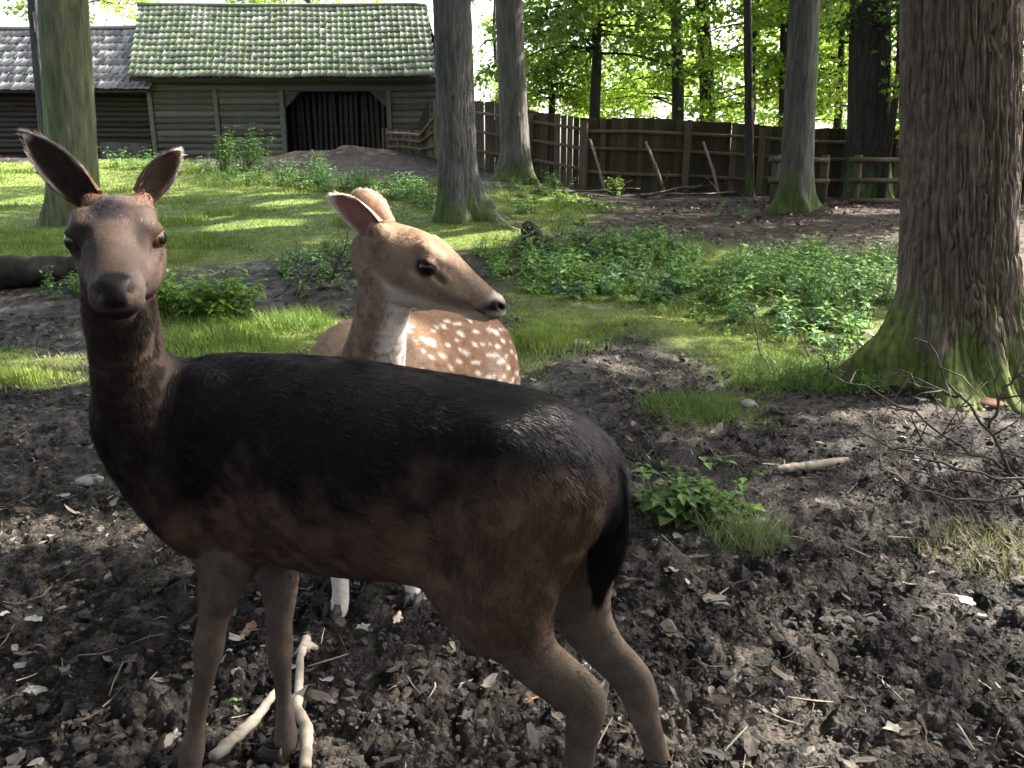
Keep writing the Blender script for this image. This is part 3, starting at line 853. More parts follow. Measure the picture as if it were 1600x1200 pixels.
# ------------------------------------------------------------------ low leafy trees beyond the fence and over it
LEAFY = 1.45
def spray_crown(seed, base, z0, z1, nb, length, nleaf, size, col, aim=None, spread=.32, droop=.35):
    r = rg(seed); pts = []; lm = MB()
    for k in range(nb):
        z = r.uniform(z0, z1); a = r.uniform(0, 2 * PI) if aim is None else aim + r.normal() * .7
        L = length * r.uniform(.6, 1.15); up = r.uniform(.0, .35)
        t = np.linspace(0, 1, 8)
        x = base[0] + np.cos(a) * L * t; y = base[1] + np.sin(a) * L * t; zz = base[2] + z + up * L * t - droop * L * t ** 2
        line = np.stack([x, y, zz], 1) + np.cumsum(r.normal(size=(8, 3)) * .03, 0)
        lm.tube(line, np.linspace(.035, .006, 8), 5, (.04, .036, .03))
        n = int(nleaf * LEAFY * r.uniform(.7, 1.3)); q = r.beta(2.2, 1.3, n)
        c = np.stack([np.interp(q, t, line[:, i]) for i in range(3)], 1)
        w = spread * (1.15 - .7 * q)
        c[:, 0] += r.normal(size=n) * w; c[:, 1] += r.normal(size=n) * w; c[:, 2] += r.normal(size=n) * w * .55 - np.abs(r.normal(size=n)) * .08
        pts.append(c)
    pts = np.vstack(pts)
    V, F, C = leaf_quads(pts, np.full(len(pts), size * 1.3), 1.0, r, col)
    mb = MB(); mb.add(*open_gaps(V, C))
    return mb, lm

def low_tree(label, x, y, z0, z1, nb, length, nleaf, size, col, seed, trunk_r=.09, aim=None, name='young_beech', spread=.32, droop=.35):
    b = np.array([x, y, gh(x, y)])
    root = empty(name, tuple(b)); tag(root, label, 'tree', 'leafy trees beyond the fence')
    tm = MB(); tm.tube([b + (0, 0, -.1), b + (.05, 0, z0), b + (-.05, .05, (z0 + z1) / 2), b + (.05, .1, z1 + .6)], [trunk_r * 1.3, trunk_r, trunk_r * .8, trunk_r * .3], 8, (.05, .045, .038))
    tm.build('trunk', M_BARK, root, smooth=True)
    mb, lm = spray_crown(seed, b, z0, z1, nb, length, nleaf, size, col, aim, spread, droop)
    mb.build('crown', M_LEAF, root); tag(lm.build('branches', M_BARK, root, smooth=True), kind='stuff')
    return root
XP = lambda px, Y: P(px, 150, Y)[0]
G1, G2, G3 = (.29, .41, .065), (.19, .30, .060), (.09, .16, .045)
low_tree('broad leafy tree with drooping sprays behind the fence left of centre', XP(930, 19.5), 19.8, 2.8, 6.0, 46, 3.0, 190, .105, G2, 401, .12)
low_tree('bright yellow-green leafy tree low over the fence panels', XP(860, 22), 22.0, 1.7, 3.1, 22, 1.7, 120, .095, G1, 402)
low_tree('leafy tree behind the crooked trunk, its sprays hanging over the fence', XP(1060, 23), 23.6, 2.0, 5.6, 34, 2.6, 150, .10, G1, 403)
low_tree('leafy tree showing between the slim trunk and the straight trunk', XP(1185, 21), 21.6, 1.8, 5.8, 40, 2.3, 150, .10, G1, 404)
low_tree('leafy tree showing right of the straight grey-green trunk', XP(1310, 20), 20.0, 1.8, 5.4, 36, 2.2, 150, .10, G1, 405)
low_tree('leafy tree with dark hanging sprays beside the broad dark trunk', XP(1400, 15.2), 15.3, 2.3, 4.6, 16, 1.4, 120, .085, G3, 406, .06)
low_tree('leafy tree showing beyond the massive trunk at the picture edge', XP(1640, 14), 14.6, 1.6, 4.8, 44, 2.4, 160, .095, G1, 407)
low_tree('sparse leafy tree over the gap between the two grey trunks', XP(775, 26), 26.0, 2.0, 5.6, 12, 1.9, 90, .10, G2, 408, .07)
low_tree('leafy tree showing above the low log shed', XP(130, 29), 29.5, 3.6, 6.6, 24, 2.8, 120, .12, G1, 409)
low_tree('leafy tree showing above the barn ridge', XP(480, 30), 31.0, 4.8, 8.0, 22, 3.0, 120, .12, G1, 410)
low_tree('far pale leafy tree behind the fence in the middle gap', XP(1000, 32), 33.0, 2.0, 7.0, 40, 3.6, 150, .13, G1, 411)
low_tree('far leafy tree behind the fence toward the broad dark trunk', XP(1280, 30), 31.0, 2.0, 8.0, 50, 4.0, 170, .13, G1, 412)
low_tree('far leafy tree beyond the rail fence behind the massive trunk', XP(1520, 27), 28.0, 1.5, 7.0, 44, 3.6, 150, .13, G1, 413)
# ------------------------------------------------------------------ herbs, shrubs, grass
def herb(mb, x, y, z, h, nst, leaf, r, col, spread=.4, pairs=5):
    """upright stems with opposite pointed leaves"""
    for _ in range(nst):
        a = r.uniform(0, 2 * PI); ln = spread * r.uniform(.2, 1.0) * h
        hh = h * r.uniform(.6, 1.1)
        bx, by = x + r.normal() * .10 * h * 1.5, y + r.normal() * .10 * h * 1.5
        n = 5; t = np.linspace(0, 1, n)
        line = np.stack([bx + math.cos(a) * ln * t ** 1.6, by + math.sin(a) * ln * t ** 1.6, z - .02 + hh * (t - .12 * t ** 2)], 1)
        mb.tube(line, np.linspace(.004, .0015, n) * (1 + h), 3, np.array(col) * .8, cap=False)
        pr = max(2, int(pairs * r.uniform(.7, 1.2)))
        tt = np.linspace(.25, 1, pr)
        P0 = np.stack([np.interp(tt, t, line[:, i]) for i in range(3)], 1)
        for k in range(pr):
            az = a + k * 1.57 + r.normal() * .4
            L = leaf * (1.15 - .45 * tt[k]) * r.uniform(.7, 1.2)
            for sg in (0, PI):
                d = np.array([math.cos(az + sg), math.sin(az + sg), r.uniform(-.35, .25)]); d = d / np.linalg.norm(d)
                s = np.array([-d[1], d[0], 0]); s = s / (np.linalg.norm(s) + 1e-9); up = np.cross(d, s) * -1
                up = up if up[2] > 0 else -up
                b = P0[k]; m = b + d * L * .45 + up * L * .06; tp = b + d * L - up * L * .12
                w = L * r.uniform(.26, .36)
                V = np.array([b, m + s * w + up * w * .25, tp, m - s * w + up * w * .25, m])
                mb.add(V, [[0, 1, 4], [1, 2, 4], [2, 3, 4], [3, 0, 4]], np.array(col) * r.uniform(.65, 1.35))

def herb_patch(mb, poly, n, h, leaf, seed, col, nst=3, pairs=5):
    r = rg(seed); lo = poly.min(0); hi = poly.max(0); k = 0; tries = 0
    while k < n and tries < n * 30:
        tries += 1
        x, y = r.uniform(lo[0], hi[0]), r.uniform(lo[1], hi[1])
        if not inpoly(np.array([x]), np.array([y]), poly)[0]: continue
        g = gh(x, y); k += 1
        herb(mb, x, y, g, h * r.uniform(.5, 1.2), nst, leaf * r.uniform(.8, 1.2), r, np.array(col) * r.uniform(.8, 1.2), pairs=pairs)

HC1, HC2, HC3 = (.14, .26, .062), (.155, .275, .095), (.18, .31, .050)
mb = MB()
_UA = gpoly([(815, 395), (905, 372), (1000, 368), (1090, 395), (1110, 455), (1010, 478), (900, 468), (830, 455)])
_UB = gpoly([(1100, 430), (1180, 402), (1395, 402), (1388, 470), (1310, 560), (1210, 535), (1120, 480)])
HC4, HC5 = (.175, .29, .08), (.15, .25, .13)
for _q, (_c, _l, _h) in enumerate(((HC1, .115, .31), (HC2, .075, .26), (HC4, .06, .34), (HC5, .10, .22))):
    herb_patch(mb, _UA, 44, _h, _l, 520 + _q, _c, nst=3)
    herb_patch(mb, _UB, 58, _h, _l * .85, 530 + _q, _c, nst=3)
herb_patch(mb, gpoly([(740, 392), (830, 380), (830, 440), (770, 440)]), 26, .24, .07, 503, HC1)
herb_patch(mb, gpoly([(430, 405), (560, 385), (570, 450), (450, 470)]), 46, .22, .07, 504, HC2)
herb_patch(mb, gpoly([(300, 262), (450, 270), (680, 290), (660, 325), (480, 300), (330, 285)]), 90, .34, .09, 505, HC2)
herb_patch(mb, gpoly([(640, 300), (680, 300), (690, 335), (600, 330)]), 16, .25, .07, 506, HC1)
herb_patch(mb, gpoly([(770, 290), (880, 296), (960, 330), (920, 370), (820, 345)]), 60, .20, .07, 507, HC4)
herb_patch(mb, gpoly([(55, 440), (125, 430), (130, 470), (70, 470)]), 14, .2, .05, 508, HC2)
herb_patch(mb, gpoly([(1180, 560), (1330, 560), (1400, 620), (1250, 612)]), 46, .12, .035, 509, HC4)
herb_patch(mb, gpoly([(1000, 480), (1110, 460), (1200, 540), (1100, 530)]), 30, .12, .04, 510, HC4)
tag(mb.build('undergrowth', M_HERB, smooth=False), 'patchy green nettles and herbs between the lawn and the bare soil', 'undergrowth', kind='stuff')

def plant(name, label, px, py, h, nst, leaf, seed, col, spread=.5, pairs=5, cat='plant', group=None, n=1, rad=0):
    r = rg(seed); c = ghit(px, py); m = MB()
    root = None
    for k in range(n):
        x, y = c[0] + r.normal() * rad, c[1] + r.normal() * rad * .6
        herb(m, x, y, gh(x, y), h * r.uniform(.7, 1.1), nst, leaf, r, col, spread, pairs)
    o = m.build(name, M_HERB)
    tag(o, label, cat, group)
    return o
plant('leafy_plant', 'bright green broad-leaved plant clump right of the dark doe neck', 322, 492, .42, 5, .105, 601, HC3, .55, 7, n=15, rad=.26)
plant('leafy_plant', 'green leafy seedling clump on the mud beside the dark doe tail', 1050, 802, .19, 4, .075, 602, (.095, .175, .050), .7, 4, n=8, rad=.075)
plant('leafy_plant', 'low sprig with rounded yellow-green leaves on the mud', 1142, 800, .18, 3, .070, 603, (.10, .18, .035), .9, 3, n=3, rad=.05)
plant('shrub', 'tall leafy shrub against the barn wall left of the doorway', 378, 268, .95, 8, .10, 604, HC1, .35, 9, 'shrub', 'shrubs at the barn', 6, .25)
plant('shrub', 'rounded leafy shrub in front of the barn doorway', 455, 288, .60, 7, .10, 605, HC2, .5, 7, 'shrub', 'shrubs at the barn', 7, .4)
plant('shrub', 'low spreading shrub beside the soil heap', 545, 298, .50, 7, .09, 606, HC1, .5, 6, 'shrub', 'shrubs at the barn', 6, .45)
plant('shrub', 'small shrub by the shed stone block', 190, 262, .50, 6, .10, 607, HC2, .5, 6, 'shrub', 'shrubs at the barn', 3, .3)
plant('shrub', 'small sunlit yellow-green bush before the fence', 960, 306, .40, 8, .09, 608, (.13, .20, .04), .5, 6, 'shrub', None, 4, .12)
plant('shrub', 'low dark green bush by the foot of the second grey trunk', 868, 296, .38, 6, .08, 609, HC2, .5, 6, 'shrub', None, 4, .2)
plant('leafy_plant', 'single small weed on the brown soil by the straight trunk', 1138, 338, .28, 4, .07, 610, HC2, .5, 5, n=2, rad=.1)
plant('leafy_plant', 'small weeds at the front of the mossy roots', 1372, 598, .13, 4, .05, 611, HC2, .7, 4, n=3, rad=.08)

def grass(name, n, seed, sampler, h, w, cols, lean=.5):
    r = rg(seed)
    x, y = sampler(r, n)
    z = gz(x, y); k = len(x)
    hh = h(x, y, r) ; a = r.uniform(0, 2 * PI, k); ln = lean * hh * r.uniform(.2, 1.2, k)
    ww = w * (.5 + y * .22) * r.uniform(.7, 1.3, k)
    b = np.stack([x, y, z - .01], 1)
    s = np.stack([np.cos(a + 1.57), np.sin(a + 1.57), np.zeros(k)], 1) * ww[:, None]
    d = np.stack([np.cos(a) * ln, np.sin(a) * ln, hh], 1)
    mid = b + d * .55 + np.array([0, 0, 1]) * (hh * .08)[:, None]
    V = np.stack([b - s, b + s, mid + s * .8, mid - s * .8, b + d], 1).reshape(-1, 3)
    i = np.arange(k)[:, None] * 5
    F4 = i + np.array([[0, 1, 2, 3]]); F3 = i + np.array([[3, 2, 4]])
    t = (.5 + .5 * fbm(x * 1.1, y * 1.1, octv=3, seed=33))[:, None]
    c = lerp(np.array(cols[0]), np.array(cols[1]), np.clip(t + .2 * r.normal(size=(k, 1)), 0, 1))
    o = mesh_obj(name, V, [F4, F3], M_GRASS, None, smooth=False, col=np.repeat(c, 5, 0))
    return o
def lawn_sampler(r, n):
    y = np.exp(r.uniform(math.log(3.0), math.log(22), n * 3)); x = r.uniform(-1, 1, n * 3) * (y * .80 + .5)
    m = grass_mask(x, y) * (y < 21)
    k = (r.random(len(x)) < m)
    return x[k][:n], y[k][:n]
def gh_len(x, y, r):
    tall = sstep(.15, .55, fbm(x * 1.4 + 3, y * 1.4, octv=2, seed=44))
    return (.022 + .045 * tall) * r.uniform(.6, 1.4, len(x)) * (1 + .02 * y)
o = grass('grass', 150000, 700, lawn_sampler, gh_len, .0022, ((.120, .185, .030), (.225, .290, .070)))
tag(o, 'short green grass of the clearing', 'grass', kind='stuff')

def tuft(label, px, py, n, rad, h, cols, seed, lean=.9):
    c = ghit(px, py)
    def smp(r, k):
        q = np.sqrt(r.random(k)) * rad; a = r.uniform(0, 2 * PI, k)
        return c[0] + q * np.cos(a), c[1] + q * np.sin(a) * .8
    o = grass('grass_tuft', n, seed, smp, lambda x, y, r: h * r.uniform(.4, 1.2, len(x)), .0012, cols, lean)
    tag(o, label, 'grass tuft', 'grass tufts on the mud')
tuft('fine green grass tuft in front of the leafy seedlings', 1165, 842, 420, .14, .10, ((.07, .12, .03), (.16, .20, .08)), 710)
tuft('yellowed grass tuft at the picture edge on the mud', 1560, 868, 800, .26, .055, ((.12, .13, .05), (.24, .24, .12)), 711, 1.2)
tuft('thin grass tuft beside the grey stone under the lawn', 1075, 642, 900, .25, .07, ((.06, .11, .025), (.14, .19, .06)), 712)
tuft('long bright grass tuft left of the spotted doe', 462, 510, 900, .28, .13, ((.09, .15, .02), (.16, .23, .05)), 713)
tuft('tall soft grass at the foot of the mossy root', 1255, 590, 1600, .42, .11, ((.06, .12, .025), (.12, .19, .05)), 714)
tuft('sparse dry grass left of the dark doe neck', 70, 580, 900, .45, .06, ((.10, .12, .04), (.20, .20, .10)), 715, 1.2)

# ------------------------------------------------------------------ sticks, logs, dead branches, stones
def stick(name, label, pts, rad, col, seed, cat='stick', n=24, sides=8, group=None, wob=.006, knobby=.22):
    r = rg(seed); pts = np.asarray(pts, float)
    t = np.linspace(0, len(pts) - 1, n)
    L = np.stack([np.interp(t, np.arange(len(pts)), pts[:, i]) for i in range(3)], 1)
    for _ in range(2): L[1:-1] = (L[:-2] + L[2:] + 2 * L[1:-1]) / 4
    L += r.normal(size=L.shape) * wob
    rr = np.interp(t, np.linspace(0, len(pts) - 1, len(rad)), rad) * (1 + .10 * vnoise(t * 2.2 + seed, t * 0, seed=seed))
    m = MB(); m.tube(L, rr, sides, col)
    V = m.V[0]; k = np.repeat(L, sides, 0); q = V[:len(k)] - k; w = (2.2 if rr.mean() > .09 else 1.0) / max(rr.mean(), .01)
    V[:len(k)] = k + q * (1 + knobby * .7 * (vnoise(V[:len(k), 0] * w * .8, V[:len(k), 1] * w * .8, V[:len(k), 2] * w * .8, seed=seed) + .5 * vnoise(V[:len(k), 0] * w * 2.3, V[:len(k), 1] * w * 2.3, V[:len(k), 2] * w * 2.3, seed=seed + 1)))[:, None]
    m.C[0] = m.C[0] * (1 + .45 * fbm(V[:, 0] * w * .7, V[:, 1] * w * .7, V[:, 2] * w * .7, octv=3, seed=seed + 2))[:, None]
    o = m.build(name, M_WOOD, smooth=True)
    tag(o, label, cat, group)
    return o
def on_ground(px, py, up=.0):
    p = ghit(px, py); p[2] += up
    return p
PALE = (.23, .20, .165)
stick('stick', 'bleached crooked stick lying behind the far foreleg', [on_ground(480, 1018, .02), on_ground(470, 1050, .02), on_ground(468, 1095, .02), on_ground(466, 1130, .02), on_ground(482, 1165, .02), on_ground(478, 1215, .02)], [.011, .010, .011, .012, .014, .013], PALE, 801, n=60, sides=12, wob=.0002)
stick('stick', 'bleached straight stick lying between the two forelegs', [on_ground(432, 1102, .02), on_ground(402, 1135, .02), on_ground(370, 1172, .02), on_ground(335, 1212, .02)], [.008, .011, .013, .012], PALE, 802, n=60, sides=12, wob=.0002)
stick('bark_chip', 'pale splintered bark piece at the end of the crooked stick', [on_ground(462, 1042, .015), on_ground(482, 1030, .02), on_ground(498, 1030, .015)], [.006, .020, .008], (.24, .205, .17), 803, 'bark', 6, 4, wob=.005)
stick('stick', 'short pale stick lying on the mud right of the seedlings', [on_ground(1212, 741, .02), on_ground(1260, 739, .02), on_ground(1322, 730, .025)], [.013, .019, .014], (.24, .205, .165), 804, n=50, sides=12, wob=.0003)
lg = stick('fallen_log', 'dark mossy fallen log behind the dark doe head', [on_ground(-90, 452, .12), on_ground(-10, 450, .12), on_ground(60, 446, .13), on_ground(122, 440, .14)], [.15, .15, .14, .10], (.010, .010, .007), 805, 'log', 60, 28, wob=.001, knobby=.13)
stick('stump', 'small square-topped stump beside the soil heap', [P(627, 290, 18.6), P(627, 268, 18.6)], [.22, .20], (.07, .06, .045), 806, 'stump', 6, 8, wob=.01)
stick('stump', 'dark rotten stump among herbs right of the flared trunk', [on_ground(830, 388, -.05), on_ground(832, 388, .12), on_ground(826, 388, .24)], [.15, .13, .08], (.022, .019, .016), 807, 'stump', 8, 9, wob=.015)
stick('branch', 'pale thin branch leaning from the flared trunk root', [on_ground(812, 366, .03), P(790, 350, 10.3), P(772, 328, 10.5)], [.014, .016, .012], (.26, .23, .17), 808, 'branch', 10, 6)

def brush(name, label, polys, seed, col, rad=.006, twigs=5, tl=.16, sides=5, cat='branch', group=None):
    """dead branch: main stems with side twigs, one connected thing"""
    r = rg(seed); m = MB()
    for pts in polys:
        pts = np.asarray(pts, float); n = 14
        t = np.linspace(0, len(pts) - 1, n)
        L = np.stack([np.interp(t, np.arange(len(pts)), pts[:, i]) for i in range(3)], 1)
        L[1:-1] = (L[:-2] + L[2:] + 2 * L[1:-1]) / 4
        L += r.normal(size=L.shape) * .006
        m.tube(L, np.linspace(rad, rad * .35, n), sides, np.array(col) * r.uniform(.8, 1.2))
        for _ in range(twigs):
            k = r.integers(2, n - 1); d = nrm(L[k] - L[k - 1] + r.normal(size=3) * .55)
            l = tl * r.uniform(.4, 1.2); e = L[k] + d * l * .5 + r.normal(size=3) * .012; e2 = L[k] + d * l + r.normal(size=3) * .03
            m.tube([L[k], e, e2], [rad * .5, rad * .35, rad * .18], 4, np.array(col) * r.uniform(.8, 1.4))
            if r.random() < .6:
                d2 = nrm(d + r.normal(size=3) * .6)
                m.tube([e, e + d2 * l * .3, e + d2 * l * .55], [rad * .3, rad * .22, rad * .12], 3, np.array(col) * r.uniform(.9, 1.5))
    o = m.build(name, M_WOOD, smooth=True)
    tag(o, label, cat, group)
    return o
BR = (.075, .062, .052)
def pts_(Y, l): return [P(px, py, Y + dy) for px, py, dy in l]
brush('dead_branch', 'bare grey dead branch rising in front of the massive trunk roots', [
    pts_(2.8, [(1625, 775, 0), (1572, 730, 0), (1545, 672, .05), (1505, 622, .1), (1465, 577, .15), (1450, 540, .2), (1437, 498, .2)]),
    pts_(2.8, [(1572, 728, 0), (1520, 705, 0), (1440, 655, .1), (1360, 610, .25), (1300, 585, .4)]),
    pts_(2.8, [(1545, 672, .05), (1560, 620, .05), (1590, 590, .05), (1600, 560, .1)]),
    pts_(2.8, [(1505, 622, .1), (1440, 605, .2), (1400, 575, .25)])], 811, BR, .0075, 7, .2)
brush('dead_branch', 'low tangle of bare dark twigs on the mud at the picture edge', [
    pts_(2.72, [(1620, 752, 0), (1540, 742, 0), (1460, 725, .04), (1400, 704, .1), (1350, 680, .15), (1325, 665, .2)]),
    pts_(2.62, [(1620, 775, 0), (1540, 782, 0), (1460, 775, 0), (1400, 750, .06), (1372, 715, .15)]),
    pts_(2.7, [(1580, 790, -.05), (1530, 790, 0), (1500, 770, .03), (1440, 730, .1), (1405, 690, .2)]),
    pts_(2.75, [(1470, 730, 0), (1440, 690, .1), (1420, 650, .15)])], 812, (.06, .05, .044), .006, 9, .16)
brush('dead_branch', 'small heap of dark twigs behind the spotted doe neck', [
    [on_ground(430, 470, .02), on_ground(480, 455, .10), on_ground(530, 440, .05)], [on_ground(445, 480, .02), on_ground(500, 462, .08), on_ground(545, 462, .04)],
    [on_ground(520, 440, .02), P(528, 405, 7.0), P(545, 380, 7.0)], [on_ground(460, 462, .02), on_ground(500, 440, .12), on_ground(520, 425, .05)]], 813, (.045, .038, .032), .010, 8, .3)
brush('dead_branch', 'bare forked branches among the herbs beyond the spotted doe nose', [
    [on_ground(760, 415, .05), on_ground(830, 395, .22), on_ground(880, 380, .30)], [on_ground(830, 400, .05), on_ground(880, 400, .25), on_ground(940, 385, .15)],
    [on_ground(900, 400, .03), P(925, 372, 8.6), P(950, 352, 8.7)]], 814, (.06, .052, .044), .012, 6, .35)
brush('dead_branch', 'fallen branches lying along the foot of the fence', [
    [on_ground(1000, 312, .05), on_ground(1060, 306, .15), on_ground(1130, 302, .2)], [on_ground(1040, 310, .05), on_ground(1110, 312, .1), on_ground(1160, 306, .1)],
    [on_ground(840, 305, .05), on_ground(900, 306, .08), on_ground(1000, 304, .12)]], 815, (.05, .042, .035), .03, 6, .5)
for _k, (_l, _lab) in enumerate((([on_ground(1060, 405, .02), P(1068, 385, 8.4), P(1075, 370, 8.4)], 'thin bare upright shoot among herbs before the brown soil'),
        ([on_ground(1190, 560, 0), P(1180, 500, 5.0), P(1165, 455, 5.1)], 'tall thin bare shoot among the herbs, farthest from the mossy root'),
        ([on_ground(1270, 570, 0), P(1250, 525, 4.8), P(1235, 490, 4.9)], 'thin bare shoot in the middle of the herbs left of the mossy root'),
        ([on_ground(1300, 600, 0), P(1290, 560, 4.3), P(1260, 540, 4.5)], 'bent bare shoot in the grass right beside the mossy root'))):
    brush('bare_shoot', _lab, [_l], 816 + _k, (.06, .05, .04), .006, 4, .2, cat='shoot', group='bare shoots among the herbs')

def stone(name, label, px, py, s, col, seed, flat=.5, cat='stone', group=None):
    r = rg(seed); c = ghit(px, py); n, m = 7, 10; V = []
    for i in range(n + 1):
        a = PI * i / n
        for j in range(m):
            b = 2 * PI * j / m
            V.append((math.sin(a) * math.cos(b), math.sin(a) * math.sin(b), math.cos(a) * flat))
    V = np.array(V); V *= (1 + .22 * vnoise(V[:, 0] * 1.7 + seed, V[:, 1] * 1.7, V[:, 2] * 1.7, seed=seed))[:, None]
    F = [[i * m + j, (i + 1) * m + j, (i + 1) * m + (j + 1) % m, i * m + (j + 1) % m] for i in range(n) for j in range(m)]
    o = mesh_obj(name, V * s + c + np.array([0, 0, s * flat * .3]), np.array(F), M_STONE, None, smooth=True, col=np.repeat(np.array(col)[None], len(V), 0))
    tag(o, label, cat, group)
M_STONE = mat_attr('stone', rough=.8, spec=.3, bump=.7, bscale=60, var=.35, vscale=20, dist=.006)
stone('stone', 'grey stone at the edge of the grass before the mossy roots', 1170, 636, .045, (.20, .20, .19), 821)
stone('stone', 'pale stone on the turf beyond the spotted doe rump', 905, 538, .07, (.26, .26, .25), 822, .3)
stone('stone', 'flat grey stone on the mud left of the dark doe chest', 140, 755, .05, (.16, .155, .145), 823, .4)
stone('stone', 'round dark clod at the bottom left of the mud', 128, 1170, .018, (.07, .06, .055), 824, .8)
stone('stone', 'dark wet stone beside the dark doe neck on the mud', 195, 775, .035, (.05, .047, .045), 825, .5)
stone('brick', 'rounded reddish brick lump beneath the mossy trunk', 1540, 632, .10, (.16, .07, .045), 826, .3, 'brick')

# ------------------------------------------------------------------ litter on the mud
def clods():
    r = rg(901); n = 24000
    y = 1.0 + 5.2 * r.random(n) ** 1.7; x = r.uniform(-1, 1, n) * (.8 + .8 * y)
    g = grass_mask(x, y); k = g < .35; x, y = x[k], y[k]; n = len(x)
    z = gz(x, y)
    s = np.exp(r.normal(size=n) * .5) * .0036 * (1 + .15 * y)
    s = np.minimum(s, .016)
    t = (1 + 5 ** .5) / 2
    ico = nrm(np.array([(-1, t, 0), (1, t, 0), (-1, -t, 0), (1, -t, 0), (0, -1, t), (0, 1, t), (0, -1, -t), (0, 1, -t), (t, 0, -1), (t, 0, 1), (-t, 0, -1), (-t, 0, 1)], float))
    tri = np.array([(0, 11, 5), (0, 5, 1), (0, 1, 7), (0, 7, 10), (0, 10, 11), (1, 5, 9), (5, 11, 4), (11, 10, 2), (10, 7, 6), (7, 1, 8), (3, 9, 4), (3, 4, 2), (3, 2, 6), (3, 6, 8), (3, 8, 9), (4, 9, 5), (2, 4, 11), (6, 2, 10), (8, 6, 7), (9, 8, 1)])
    V = ico[None] * (1 + .55 * r.uniform(-1, 1, (n, 12, 1))) * s[:, None, None] * np.stack([r.uniform(.7, 1.5, n), r.uniform(.7, 1.5, n), r.uniform(.5, .9, n)], 1)[:, None]
    V = V + np.stack([x, y, z + .006 + s * .2 + .012 * r.random(n)], 1)[:, None]
    F = (np.arange(n)[:, None, None] * 12 + tri[None]).reshape(-1, 3)
    nn = fbm(x * 1.6, y * 1.6, octv=4, seed=51) * .6 + fbm(x * 12, y * 12, octv=4, seed=52) * .55
    c = lerp(np.array([.0132, .0118, .0112]), np.array([.092, .081, .073]), np.clip(sstep(-.30, .75, nn)[:, None] + .18 * r.normal(size=(n, 1)), 0, 1.2))
    o = mesh_obj('mud_crumbs', V.reshape(-1, 3), F, M_SOIL2, None, smooth=False, col=np.repeat(c, 12, 0))
    tag(o, 'loose crumbs and clods of trampled mud', 'mud', kind='stuff')
M_SOIL2 = mat_attr('mud_crumb', rough=.75, spec=.15, bump=.6, bscale=250, var=.4, vscale=90, dist=.004)
clods()

M_DEAD = mat_attr('dead_leaf', rough=.65, spec=.3, var=.3, vscale=60, transl=.2)
def leaf_shape(lobed=False, r=None, L=1.0):
    """outline of a fallen leaf, curled, with a raised midrib: fan of triangles"""
    n = 14
    a = np.linspace(0, 2 * PI, n, endpoint=False)
    rad = .36 + .14 * np.cos(a)
    if lobed: rad = rad * (1 + .32 * np.cos(5 * a))
    else: rad = rad * (1 + .20 * r.normal(size=n)) * (1 + .5 * np.maximum(np.cos(a), 0) ** 6)
    x = rad * np.cos(a); y = rad * np.sin(a) * r.uniform(.45, .8)
    cu = r.uniform(.15, .9); z = cu * (y ** 2) * 1.2 + r.uniform(-.35, .35) * x ** 2 + .03 * r.normal(size=n)
    V = np.vstack([[(0, 0, 0)], np.stack([x, y, z], 1)]) * L
    F = [[0, 1 + i, 1 + (i + 1) % n] for i in range(n)]
    return V, F
def litter():
    r = rg(911); mb = MB(); n = 1900
    y = 1.0 + 7 * r.random(n) ** 1.5; x = r.uniform(-1, 1, n) * (.7 + .75 * y); z = gz(x, y)
    pal = [(.14, .122, .104), (.085, .068, .056), (.17, .155, .14), (.06, .050, .045), (.21, .20, .19), (.10, .075, .058)]
    for i in range(n):
        V, F = leaf_shape(False, r, r.uniform(.012, .05) if r.random() < .8 else r.uniform(.04, .07))
        e = Matrix.Rotation(r.uniform(0, 6.3), 3, 'Z') @ Matrix.Rotation(r.normal() * .35, 3, 'X') @ Matrix.Rotation(r.normal() * .35, 3, 'Y')
        mb.add(V @ np.array(e).T + np.array([x[i], y[i], z[i] + .018]), F, np.array(pal[r.integers(6)]) * r.uniform(.6, 1.15))
    n = 1300                                          # twigs and straw
    y = 1.0 + 6.5 * r.random(n) ** 1.5; x = r.uniform(-1, 1, n) * (.7 + .75 * y); z = gz(x, y)
    for i in range(n):
        l = r.uniform(.012, .06); a = r.uniform(0, 6.3); d = np.array([math.cos(a), math.sin(a), r.normal() * .12]) * l
        p = np.array([x[i], y[i], z[i] + .016])
        mb.tube([p - d, p + r.normal(size=3) * .006 * np.array([1, 1, .5]), p + d], np.array([.8, 1, .5]) * r.uniform(.0008, .0024), 3, np.array([(.24, .20, .15), (.12, .09, .07), (.30, .27, .22)][r.integers(3)]) * r.uniform(.6, 1.1), cap=False)
    tag(mb.build('leaf_litter', M_DEAD), 'scattered scraps of dead leaves, straw and twigs on the mud', 'litter', kind='stuff')
    mb = MB(); n = 5000                               # leaf fall on the forest soil further back
    y = r.uniform(7.5, 17, n); x = r.uniform(-2, 9, n); k = inpoly(x, y, FOREST_SOIL); x, y = x[k], y[k]; z = gz(x, y)
    V, F, C = leaf_quads(np.stack([x, y, z + .03], 1), np.full(len(x), .075), .35, r, (.085, .058, .044), .5)
    mb.add(V, F, C)
    tag(mb.build('leaf_litter', M_DEAD), 'brown fallen leaves covering the bare soil before the fence', 'litter', kind='stuff')
litter()
def big_leaf(label, px, py, L, col, seed, lobed=True, tilt=.15, group=None):
    r = rg(seed); V, F = leaf_shape(lobed, r, L)
    c = ghit(px, py) + np.array([0, 0, .022])
    e = Matrix.Rotation(r.uniform(0, 6.3), 3, 'Z') @ Matrix.Rotation(r.normal() * tilt, 3, 'X') @ Matrix.Rotation(r.normal() * tilt, 3, 'Y')
    o = mesh_obj('fallen_leaf', V @ np.array(e).T + c, np.array(F), M_DEAD, None, smooth=False, col=np.repeat(np.array(col)[None], len(V), 0))
    tag(o, label, 'leaf', group)
FL = 'fallen leaves on the mud'
